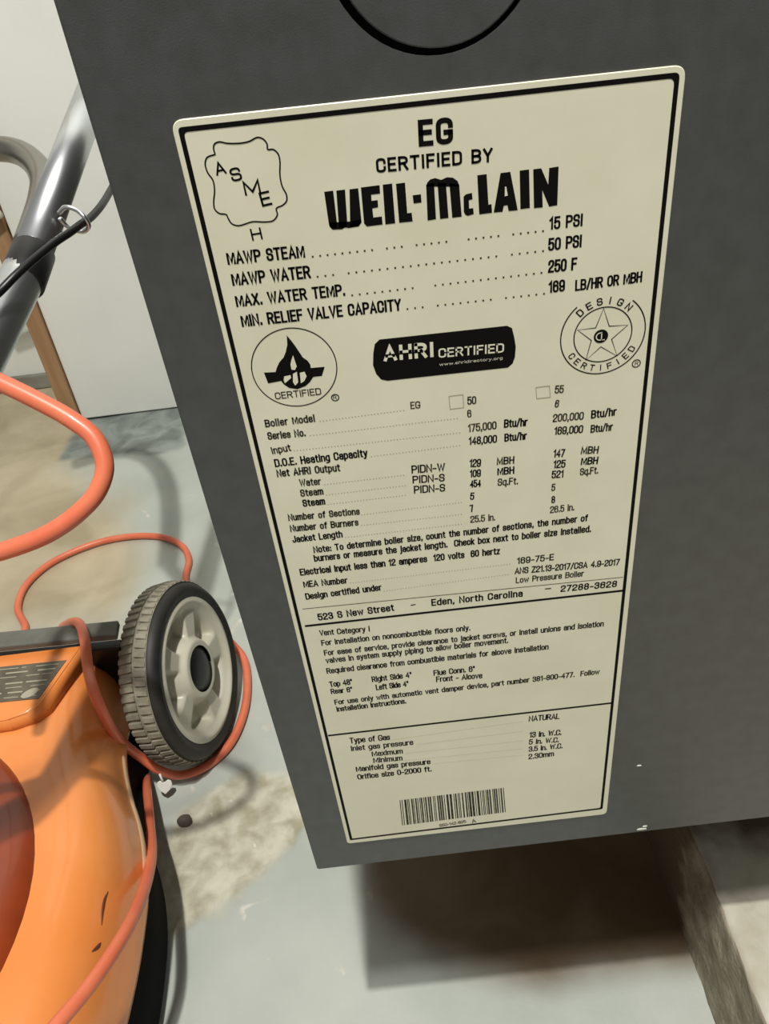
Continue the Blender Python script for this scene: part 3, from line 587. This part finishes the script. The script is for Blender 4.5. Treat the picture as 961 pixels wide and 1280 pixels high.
# dotted leaders
bm = bmesh.new()
for (a, b), n in zip(DOTS, (32, 30, 26, 19)):
    for i in range(n):
        if random.random() < 0.08: continue
        t = i / (n - 1); x = a[0] + (b[0] - a[0]) * t; z = a[1] + (b[1] - a[1]) * t
        flat(bm, [(x - .28, z - .25), (x + .28, z - .25), (x + .28, z + .3), (x - .28, z + .3)])
d = obj('dot_leader', bm, M_INK2, plate); d['kind'] = 'stuff'
bm = bmesh.new()
for a, b in FAINT:
    n = int((b[0] - a[0]) / 1.1)
    for i in range(n):
        t = i / n; x = a[0] + (b[0] - a[0]) * t; z = a[1] + (b[1] - a[1]) * t
        flat(bm, [(x - .18, z - .14), (x + .18, z - .14), (x + .18, z + .14), (x - .18, z + .14)])
d = obj('dot_leader', bm, M_FAINT, plate); d['kind'] = 'stuff'
for b4 in BOX:
    bm = bmesh.new(); stroke(bm, b4, 0.32, closed=True); obj('tick_box', bm, M_FAINT, plate)
# clover emblem with letters
bm = bmesh.new()
clo = [tuple(v[:2]) for v in spline([(x, z, 0) for x, z in ASME + [ASME[0]]], 4)][:-1]
stroke(bm, clo, 0.42, closed=True)
e = obj('clover_emblem', bm, M_INK, plate); e['label'] = 'clover shaped outline around diagonal letters ASME'
for r in ROWS:
    if r[0] in ('A', 'S', 'M', 'E', 'H') and r[5] >= 2.2:
        bm = bmesh.new(); add_text(bm, *r); obj('emblem_letter', bm, M_INK, plate)
# flame emblem
bm = bmesh.new(); stroke(bm, arc(CIRC1, CIRC1[2]), 0.35, closed=True); flat(bm, FLAME)
for r in RMARK[:1]: stroke(bm, arc(r, r[2], n=20), 0.35, closed=True)
e = obj('flame_emblem', bm, M_INK, plate); e['label'] = 'round emblem with black flame and bar'
bm = bmesh.new()
for p in FLAMEIN: flat(bm, p, INK_Y - 0.00005)
obj('flame_highlight', bm, M_PLATE, plate)
# star emblem
bm = bmesh.new(); C2 = CIRC2[:2]
stroke(bm, arc(C2, CIRC2[2], -38, 50, 40), 0.4); stroke(bm, arc(C2, CIRC2[2], 130, 350 - 28 + 0, 80), 0.4)
stroke(bm, arc(CIRC2B, CIRC2B[2]), 0.38, closed=True); stroke(bm, STAR, 0.35, closed=True)
flat(bm, arc(DISC, DISC[2], n=30))
arc_text(bm, 'DESIGN', C2, 11.6, 90, 17, 2.5, 1.9, False, 1.0)
arc_text(bm, 'CERTIFIED', C2, 11.7, 270, 14.5, 2.3, 1.7, True, 0.6)
stroke(bm, arc(RMARK[1], RMARK[1][2], n=20), 0.35, closed=True)
e = obj('star_emblem', bm, M_INK, plate); e['label'] = 'round emblem with five pointed star outline'
bm = bmesh.new()
c0 = Vector(DISC[:2])
stroke(bm, arc((c0.x - .3, c0.y), 1.25, 60, 300, 14), 0.35, INK_Y - 0.00005)
stroke(bm, [(c0.x + .2, c0.y + 1.5), (c0.x + .2, c0.y - 1.3), (c0.x + 1.3, c0.y - 1.3)], 0.35, INK_Y - 0.00005)
obj('emblem_monogram', bm, M_PLATE, plate)
# black pill with white lettering
bm = bmesh.new(); flat(bm, PILL); e = obj('black_band', bm, M_INK, plate); e['label'] = 'black rounded band with cream AHRI CERTIFIED lettering'
bm = bmesh.new()
for r in WHITE: add_text(bm, *r, y=INK_Y - 0.00005)
obj('band_lettering', bm, M_PLATE, plate)
bm = bmesh.new(); a = WHITE[0]
stroke(bm, [(a[1] - .5, a[2] + a[5] * .42), (a[3] - 3.4, a[4] + a[5] * .42)], 0.45, INK_Y - 0.0001)
obj('band_lettering', bm, M_INK, plate)
# barcode
bm = bmesh.new(); rnd = random.Random(4); t = 0.0
tl, tr, br, bl_ = [Vector(p) for p in BARC]
while t < 0.985:
    w = rnd.choice((0.008, 0.008, 0.014, 0.02)); w = min(w, 1 - t)
    a = tl.lerp(tr, t); b = tl.lerp(tr, t + w); c = bl_.lerp(br, t + w); d = bl_.lerp(br, t)
    flat(bm, [a, b, c, d]); t += w + rnd.choice((0.005, 0.007, 0.011, 0.016))
obj('barcode', bm, M_INK2, plate)

# ------------------------------------------------------------------ lawn mower
mower = thing('lawn_mower', 'orange push mower with grey ribbed wheel parked left of the boiler', 'lawn mower', (-0.50, 0.06, 0.0))
M_ORANGE = mat('orange_paint', srgb(230, 138, 68), 0.26, c2=srgb(236, 150, 82), scale=8, bump=0.04, bscale=40, coat=0.3)
M_SEAT_SHADE = mat('shaded_orange_paint', srgb(124, 50, 22), 0.30, c2=srgb(146, 62, 28), scale=20, coat=0.2)
M_RUB = mat('grey_rubber', srgb(92, 92, 84), 0.7, c2=srgb(104, 104, 96), scale=60, bump=0.2, bscale=300)
M_TYRE = mat('black_tyre', srgb(30, 29, 27), 0.55, c2=srgb(40, 38, 34), scale=60)
M_TREAD = mat('dusty_tread', srgb(124, 120, 104), 0.8, c2=srgb(148, 143, 126), scale=90)
M_RIM = mat('cream_plastic', srgb(196, 192, 172), 0.32, c2=srgb(204, 201, 184), scale=20)
M_BLK = mat('black_plastic', srgb(18, 18, 18), 0.4)
M_SCR = mat('scratch_brown', srgb(92, 44, 22), 0.6)
M_SCUFF_GLINT = mat('pale_scuff_highlight', srgb(196, 164, 128), 0.6)

cxm, yc0, yc1 = -0.50, -0.02, 0.16
right_edge = [(-0.42, 0.315), (-0.34, 0.314), (-0.306, 0.311), (-0.292, 0.300), (-0.289, 0.275), (-0.288, 0.250), (-0.281, 0.220), (-0.268, 0.185), (-0.254, 0.155), (-0.245, 0.130),
              (-0.238, 0.100), (-0.235, 0.070), (-0.234, 0.030), (-0.238, -0.02), (-0.252, -0.07), (-0.290, -0.13), (-0.330, -0.185), (-0.385, -0.225), (-0.445, -0.245)]
outl = right_edge + [(-0.50, -0.25)] + [(2 * cxm - x, y) for x, y in right_edge[::-1]]
outl = outl + [(-0.50, 0.315)]
ol = [Vector((v.x, v.y)) for v in spline([(x, y, 0) for x, y in outl + [outl[0]]], 5)][:-1]
def build_deck():
    bm = bmesh.new(); n = len(ol)
    nor = []
    for i in range(n):
        d = (ol[(i + 1) % n] - ol[i - 1]).normalized(); q = Vector((-d.y, d.x))
        c = Vector((cxm, min(yc1, max(yc0, ol[i].y))))
        if q.dot(c - ol[i]) < 0: q = -q
        nor.append((q * 0.35 + (c - ol[i]).normalized() * 0.65).normalized())
    prof = [(0.002, 0.050), (-0.002, 0.046), (-0.003, 0.052), (0.0, 0.062), (0.0015, 0.075), (0.004, 0.088), (0.008, 0.100), (0.014, 0.111), (0.022, 0.119), (0.032, 0.1245), (0.045, 0.1275), (0.060, 0.129), (0.08, 0.1295)]
    rings = []
    for s, z in [(s_, z_ + 0.045) for s_, z_ in prof]: rings.append([bm.verts.new((ol[i].x + nor[i].x * s, ol[i].y + nor[i].y * s, z)) for i in range(n)])
    for f in (0.4, 0.75):
        rings.append([bm.verts.new((v.co.x + (cxm - v.co.x) * f, v.co.y + (min(yc1, max(yc0, v.co.y)) - v.co.y) * f, 0.175 + 0.004 * f)) for v in rings[12]])
    for A, B in zip(rings, rings[1:]):
        for i in range(n): bm.faces.new((A[i], A[(i + 1) % n], B[(i + 1) % n], B[i]))
    bm.faces.new(rings[-1])
    return obj('deck', bm, M_ORANGE, mower, True)
deck = build_deck()
# black inside of the deck
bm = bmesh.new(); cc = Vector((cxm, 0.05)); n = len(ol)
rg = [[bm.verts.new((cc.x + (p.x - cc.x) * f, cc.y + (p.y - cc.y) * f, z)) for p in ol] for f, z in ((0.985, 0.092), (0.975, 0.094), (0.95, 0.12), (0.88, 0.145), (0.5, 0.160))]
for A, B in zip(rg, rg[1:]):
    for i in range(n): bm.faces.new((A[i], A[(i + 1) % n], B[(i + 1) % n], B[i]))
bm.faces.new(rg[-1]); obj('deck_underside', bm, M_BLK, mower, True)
bm = bmesh.new()  # black band standing in for the shade below the deck edge
def shade_ring(f, z): return [bm.verts.new((cc.x + (p.x - cc.x) * f, cc.y + (p.y - cc.y) * f, z)) for p in ol]
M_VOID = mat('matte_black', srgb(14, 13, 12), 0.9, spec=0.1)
rg = [shade_ring(f, z) for f, z in ((0.978, 0.097), (0.984, 0.060), (0.986, 0.014), (0.978, 0.012), (0.972, 0.018), (0.968, 0.097))]
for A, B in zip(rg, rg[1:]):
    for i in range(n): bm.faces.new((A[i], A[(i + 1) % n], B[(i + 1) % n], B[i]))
o = obj('shade_skirt', bm, M_VOID, mower, True); o['label'] = 'black band in place of shade below the orange deck'
# recessed engine seat, shade on it painted as darker orange
bm = bmesh.new()
add_lathe(bm, (-0.474, 0.045, 0), (0, 0, 1), [(0.170, 0.186), (0.176, 0.183), (0.182, 0.176), (0.186, 0.165), (0.188, 0.15), (0.192, 0.135), (0.200, 0.125), (0.205, 0.11), (0.205, 0.0)], 72)
o = obj('engine_seat', bm, M_SEAT_SHADE, mower, True); o['label'] = 'brown orange rounded seat under the engine with shade in its colour'
bm = bmesh.new()
add_lathe(bm, (-0.50, 0.04, 0), (0, 0, 1), [(0.203, 0.0), (0.203, 0.095), (0.21, 0.102), (0.27, 0.104), (0.29, 0.098), (0.31, 0.08), (0.325, 0.04), (0.327, 0.0)], 48)
obj('engine', bm, M_BLK, mower, True)
bm = bmesh.new(); add_lathe(bm, (-0.50, 0.04, 0), (0, 0, 1), [(0.327, 0.0), (0.327, 0.030), (0.340, 0.026), (0.343, 0.0)], 32); obj('starter_cap', bm, M_RUB, mower, True)
# worn pale flange with its edge highlight painted in, and scratches on the deck
from mathutils.bvhtree import BVHTree
dvs = [v.co + mower.location for v in deck.data.vertices]
bvh = BVHTree.FromPolygons(dvs, [tuple(p.vertices) for p in deck.data.polygons])
edge = sorted([p for p in ol if p.x > -0.3 and 0.085 < p.y < 0.235], key=lambda p: p.y)
bm = bmesh.new(); add_tube(bm, [Vector((p.x - 0.001, p.y, 0.1005)) for p in edge], [0.0022 if i in (0, len(edge) - 1) else 0.0042 for i in range(len(edge))], 10)
obj('worn_flange_highlight', bm, M_SCUFF_GLINT, mower, True)['label'] = 'pale worn flange edge with painted highlight'
for pts, w in (SCRATCH1, 0.0011), (SCRATCH2, 0.0013), (SCRATCH3, 0.0010):
    q = []
    for p in spline([Vector(p) for p in pts], 5):
        h = bvh.ray_cast(Vector((p[0], p[1], 0.4)), Vector((0, 0, -1)))
        if h[0] is not None: q.append(h[0])
    bm = bmesh.new(); add_tube(bm, q, [w * (0.25 + 0.75 * math.sin(math.pi * i / (len(q) - 1))) for i in range(len(q))], 8)
    obj('scratch', bm, M_SCR, mower, True)
# raised rear plate with decal
bm = bmesh.new(); pl = [(p[0], p[1]) for p in PLATE]
def rear_plate():
    n = len(pl); c = Vector((sum(p[0] for p in pl) / n, sum(p[1] for p in pl) / n))
    lo_ = []
    for p in pl:
        d = (Vector(p) - c); lo_.append(tuple(Vector(p) + d.normalized() * 0.007))
    t = bmesh.new()
    A = [t.verts.new((x, y, 0.172)) for x, y in lo_]; B = [t.verts.new((x, y, 0.1835)) for x, y in pl]
    Cc = [t.verts.new((x + (c.x - x) * 0.03, y + (c.y - y) * 0.06, 0.185)) for x, y in pl]
    for P_, Q_ in ((A, B), (B, Cc)):
        for i in range(n): t.faces.new((P_[i], P_[(i + 1) % n], Q_[(i + 1) % n], Q_[i]))
    t.faces.new(Cc); t.faces.new(A[::-1])
    bmesh.ops.recalc_face_normals(t, faces=t.faces)
    bmesh.ops.bevel(t, geom=t.edges[:], offset=0.0012, segments=3, affect='EDGES')
    return t
rp = obj('rear_plate', rear_plate(), M_ORANGE, mower, True)
M_DECAL = mat('grey_decal', srgb(84, 78, 64), 0.45, c2=srgb(104, 97, 80), scale=60)
M_DECTX = mat('decal_print', srgb(168, 162, 142), 0.5)
bm = bmesh.new(); add_prism(bm, [(p[0], p[1]) for p in DECAL], 0.1852, 0.1857); dec = obj('warning_decal', bm, M_DECAL, rp)
dec['label'] = 'dark grey decal with worn pale print'
# worn print, unreadable streaks of differing length
bm = bmesh.new(); rr = random.Random(2)
d0, d1, d2, d3 = [Vector(p[:2]) for p in DECAL]
for row, v in enumerate((0.08, 0.2, 0.33, 0.5, 0.63, 0.76, 0.9)):
    u = 0.03
    while u < 0.9:
        w = rr.uniform(0.02, 0.14); hh = 0.035 if row % 2 else 0.02
        R_ = d0.lerp(d1, v); L_ = d3.lerp(d2, v); R2 = d0.lerp(d1, v + hh); L2_ = d3.lerp(d2, v + hh)
        q = [R_.lerp(L_, u), R_.lerp(L_, min(.97, u + w)), R2.lerp(L2_, min(.97, u + w)), R2.lerp(L2_, u)]
        add_prism(bm, [tuple(p) for p in q], 0.1855, 0.1860); u += w + rr.uniform(0.015, 0.06)
cpt = d1.lerp(d2, 0.11).lerp(d0, 0.16)
add_prism(bm, [(cpt.x + 0.0065 * math.cos(k * math.pi / 8) + .003 * math.sin(k * math.pi / 8), cpt.y + 0.0055 * math.sin(k * math.pi / 8)) for k in range(16)], 0.1855, 0.1861)
obj('decal_print', bm, M_DECTX, rp)
# rear bar and dark gap
(bx0, by0, _), (bx1, by1, _), (bx2, by2, _), (bx3, by3, _) = FLAP
bm = bmesh.new(); add_prism(bm, [(bx0, by0), (bx1, by1), (bx2 - .004, by2), (bx3, by3)], 0.188, 0.195, 0.0015); ob = obj('rear_flap', bm, M_RUB, mower); ob['label'] = 'grey rubber rear flap edge'
bm = bmesh.new(); add_prism(bm, [(bx0, by3 + 0.002), (bx2 - 0.008, by2 + 0.002), (bx2 - 0.008, by2 + 0.014), (bx0, by3 + 0.014)], 0.05, 0.176, 0.001); obj('discharge_door', bm, M_BLK, mower)

def build_wheel(P, ax, Rt, Rr, W, detail=True, label=None):
    ax = Vector(ax).normalized(); P = Vector(P)
    a = ax.cross(Vector((0, 0, 1))).normalized(); b = ax.cross(a)
    h = thing('wheel', '', 'x'); del h['label']; del h['category']; h.parent = mower; h.name = 'wheel'
    if label: h['label'] = label
    h.location = P - mower.location
    bm = bmesh.new()
    prof = [(-W + .006, Rr - .006), (-W + .002, Rr), (-W + .001, Rt * .90), (-W + .003, Rt * .94), (-W + .008, Rt * .955), (-W * .5, Rt * .955), (-.012, Rt * .960), (-.007, Rt * .958), (-.002, Rt * .925), (.001, Rt * .88), (.001, Rt * .85), (-.0005, Rt * .835), (-.0005, Rr + .0015), (-.003, Rr - .0005), (-.014, Rr - .006), (-W + .006, Rr - .006)]
    add_lathe(bm, P, ax, prof, 96)
    tyre = obj('tyre', bm, M_TYRE, h, True)
    # ribbed tread: two offset rows of lugs
    bm = bmesh.new(); NL = 66 if detail else 24
    for k in range(NL):
        for row in (0, 1):
            th = 2 * math.pi * (k + 0.5 * row) / NL; dth = 2 * math.pi / NL * 0.29
            x0, x1 = ((-W + .004, -W * .5 - .0015) if row == 0 else (-W * .5 + .0010, -.0085))
            sk = 0.25 * dth * (1 if row else -1)
            vs = []
            for rr_ in (Rt * .960, Rt * 1.0):
                for xx, s0 in ((x0, -sk), (x1, sk)):
                    for sg in (-1, 1):
                        t_ = th + sg * dth * (1.15 if rr_ < Rt * .99 else 0.9) + s0
                        edge = .0018 if (rr_ > Rt * .99 and ((row == 0 and xx == x0) or (row == 1 and xx == x1))) else 0
                        vs.append(bm.verts.new(P + ax * xx + (a * math.cos(t_) + b * math.sin(t_)) * (rr_ - edge)))
            for f in ((0, 1, 3, 2), (4, 6, 7, 5), (0, 4, 5, 1), (2, 3, 7, 6), (0, 2, 6, 4), (1, 5, 7, 3)): bm.faces.new([vs[i] for i in f])
    # dusty tread band under the lugs
    t2 = bmesh.new()
    add_lathe(t2, P, ax, [(-W + .003, Rt * .950), (-W + .007, Rt * .968), (-W * .5 - .003, Rt * .970), (-W * .5 - .0012, Rt * .985), (-W * .5 + .0008, Rt * .985), (-W * .5 + .002, Rt * .970), (-.010, Rt * .970), (-.0075, Rt * .97)], 96)
    merge(bm, t2)
    tr = obj('tread', bm, M_TREAD, h); tr['label'] = 'dusty grey ribbed tread'; tr['kind'] = 'stuff'
    # dished rim with five pockets
    bm = bmesh.new(); nr, na = 30, 160
    rings = []
    for i in range(nr + 1):
        r = Rr * (0.32 + 0.68 * i / nr); f = r / Rr; ring = []
        for j in range(na):
            t_ = 2 * math.pi * j / na
            dish = -0.0045 * sstep(0.94, 0.84, f) if False else -0.0045 * (1 - sstep(0.82, 0.93, f))
            hubz = 0.0065 * (1 - sstep(0.385, 0.46, f))
            ph = ((t_ * 5 / (2 * math.pi) + 0.80) % 1.0)
            ww = 0.30 + 0.06 * f
            ang = sstep(0.5 - ww, 0.5 - ww + 0.10, ph) * (1 - sstep(0.5 + ww - 0.10, 0.5 + ww, ph))
            pocket = -0.013 * ang * sstep(0.44, 0.54, f) * (1 - sstep(0.74, 0.83, f))
            lip = 0.002 * (1 - abs(sstep(0.88, 1.0, f) * 2 - 1))
            ring.append(bm.verts.new(P + ax * (dish + hubz + pocket + lip - 0.0015) + (a * math.cos(t_) + b * math.sin(t_)) * r))
        rings.append(ring)
    for A, B in zip(rings, rings[1:]):
        for j in range(na): bm.faces.new((A[j], A[(j + 1) % na], B[(j + 1) % na], B[j]))
    t2 = bmesh.new(); add_lathe(t2, P, ax, [(-.0035, Rr * .32), (-.020, Rr * .31), (-.020, Rr)], na); merge(bm, t2)
    rim = obj('rim', bm, M_RIM, h, True); rim['label'] = 'cream plastic five-pocket rim'
    bm = bmesh.new(); add_lathe(bm, P, ax, [(-.012, 0.0), (-.012, Rr * .31), (-0.004, Rr * .318), (-.0015, Rr * .305), (.0002, Rr * .22), (.001, Rr * .1), (.001, 0)], 48)
    obj('hub_cap', bm, M_BLK, h, True)
    return h
AX = (math.cos(0.146), -math.sin(0.146), 0.168)
WR = 0.0964
build_wheel((-0.224, 0.335, WR * 0.988 + 0.001), AX, WR, 0.0763, 0.0405, True, 'rear wheel with cream rim, black hub and grey ribbed tread')
build_wheel((-0.776, 0.335, WR + 0.001), (-1, 0, 0), WR, 0.0763, 0.0405, False)
build_wheel((-0.776, -0.16, 0.0815), (-1, 0, 0), 0.08, 0.062, 0.0405, False)
build_wheel((-0.215, -0.19, 0.0815), (1, 0, 0), 0.08, 0.062, 0.0405, False)
bm = bmesh.new(); add_tube(bm, [Vector((-0.735, 0.335, 0.095)), Vector((-0.26, 0.336, 0.090))], 0.006, 12); obj('axle', bm, M_STEEL_D, mower, True)
bm = bmesh.new(); add_tube(bm, [Vector((-0.735, -0.18, 0.08)), Vector((-0.27, -0.18, 0.08))], 0.006, 12); obj('axle', bm, M_STEEL_D, mower, True)

# folded tubular handle
M_CHROME = mat('chrome', srgb(214, 217, 220), 0.30, 1.0, bump=0.03, bscale=60)
M_DULL = mat('dull_steel', srgb(150, 146, 138), 0.30, 1.0)
V = Vector
up0, up1 = V(TUBE_UP[0]), V(TUBE_UP[1]); l0, l1 = V(TUBE_LOW[0]), V(TUBE_LOW[1])
path = [l0, l1] + [V((-0.275, 0.07, 0.455)), V((-0.36, 0.03, 0.42)), V((-0.50, 0.02, 0.38)), V((-0.66, 0.03, 0.34)), V((-0.72, 0.10, 0.27)), V((-0.725, 0.22, 0.18)), V((-0.722, 0.30, 0.11))]
bm = bmesh.new(); add_tube(bm, spline(path, 8), 0.0140, 28); ob = obj('lower_handle', bm, M_CHROME, mower, True); ob['label'] = 'chrome lower handle tube'
bm = bmesh.new(); add_tube(bm, [up0, up1], 0.0127, 28); ob = obj('upper_handle', bm, M_CHROME, mower, True); ob['label'] = 'chrome upper handle tube'
bm = bmesh.new(); c0, c1 = V(COLLAR[0]), V(COLLAR[1]); uu = (c1 - c0).normalized()
add_tube(bm, [c0, c0 + uu * .001, c0.lerp(c1, .5), c1 - uu * .001, c1], [0.0143, 0.0146, 0.0146, 0.0145, 0.0140], 28)
obj('collar', bm, M_BLK, mower, True)
bm = bmesh.new(); add_tube(bm, spline([V(p) for p in BEND] , 8), 0.0125, 24); ob = obj('handle_grip', bm, M_DULL, mower, True); ob['label'] = 'curved steel grip bar behind the tube'
bm = bmesh.new(); add_tube(bm, [V(BEND[-1]), V(BEND[-1]).lerp(up0.lerp(up1, .12), 0.9)], 0.008, 16); obj('grip_joint', bm, M_DULL, mower, True)
bm = bmesh.new(); cp = spline([V(p) for p in CABLE], 6); add_tube(bm, cp, 0.0027, 14); ob = obj('control_cable', bm, M_BLK, mower, True)
bm = bmesh.new(); add_tube(bm, spline([V(p) for p in RINGA], 5), 0.0016, 12); ob = obj('cable_ring', bm, M_CHROME, mower, True); ob['label'] = 'bent wire ring guiding the cable'
# small pale latch on the corner post
M_PALE = mat('pale_metal', srgb(196, 188, 166), 0.4)
bm = bmesh.new()
add_tube(bm, [V((-0.66, 1.10, 0.388)), V((-0.62, 1.105, 0.392)), V((-0.585, 1.108, 0.402))], [0.010, 0.011, 0.006], 14)
add_tube(bm, [V((-0.612, 1.108, 0.394)), V((-0.612, 1.130, 0.394))], 0.006, 12)
o = obj('post_latch', bm, M_PALE, None, True); tag(o, 'small pale metal latch on the brown corner post', 'latch')

# ------------------------------------------------------------------ extension cord
M_CORD = mat('orange_vinyl', srgb(226, 124, 88), 0.40, c2=srgb(218, 108, 76), scale=25, coat=0.1)
sp = spline([V(p) for p in CORD], 7)
bm = bmesh.new(); add_tube(bm, sp, [0.0051 if p.z > 0.25 else 0.00475 for p in sp], 14)
cord = obj('extension_cord', bm, M_CORD, None, True)
tag(cord, 'salmon orange extension cord looped over the mower and around its wheel', 'cord')
T = V(TAG[0])
bm = bmesh.new()
hp = [(0, -.0085), (.0055, -.004), (.008, .001), (.0072, .0048), (.004, .0062), (.0008, .0042), (-.0012, .0042), (-.0045, .0060), (-.0074, .0042), (-.0078, .0005), (-.0052, -.0045)]
add_prism(bm, hp, -0.001, 0.001, 0.0006, 'y')
bmesh.ops.rotate(bm, verts=bm.verts, cent=(0, 0, 0), matrix=Matrix.Rotation(math.radians(-35), 3, 'X'))
bmesh.ops.translate(bm, verts=bm.verts, vec=T + V((0.0, -0.008, -0.0012)))
tg = obj('twist_tie_tag', bm, M_CHIP, cord); tg['label'] = 'white heart-shaped plastic tag'
bm = bmesh.new(); add_tube(bm, [T + V((-.001, -.006, .004)), T + V((-.003, -.002, .010)), T + V((-.003, .004, .008))], 0.0012, 8); obj('tag_loop', bm, M_CHIP, tg, True)

# loose pebble beside the broken concrete
bm = bmesh.new(); bmesh.ops.create_icosphere(bm, subdivisions=3, radius=1.0)
for v in bm.verts:
    f = 1 + 0.22 * noise.noise(v.co * 1.4); v.co = Vector((v.co.x * 0.0075 * f, v.co.y * 0.0058 * f, v.co.z * 0.004 * f))
bmesh.ops.translate(bm, verts=bm.verts, vec=V(PEBBLE[0]) + V((0, 0, 0.0036)))
M_PEB = mat('dark_stone', srgb(84, 78, 68), 0.8, c2=srgb(104, 96, 84), scale=120)
pb = obj('pebble', bm, M_PEB, None, True); tag(pb, 'small dark pebble on the floor below the wheel beside broken concrete', 'pebble')
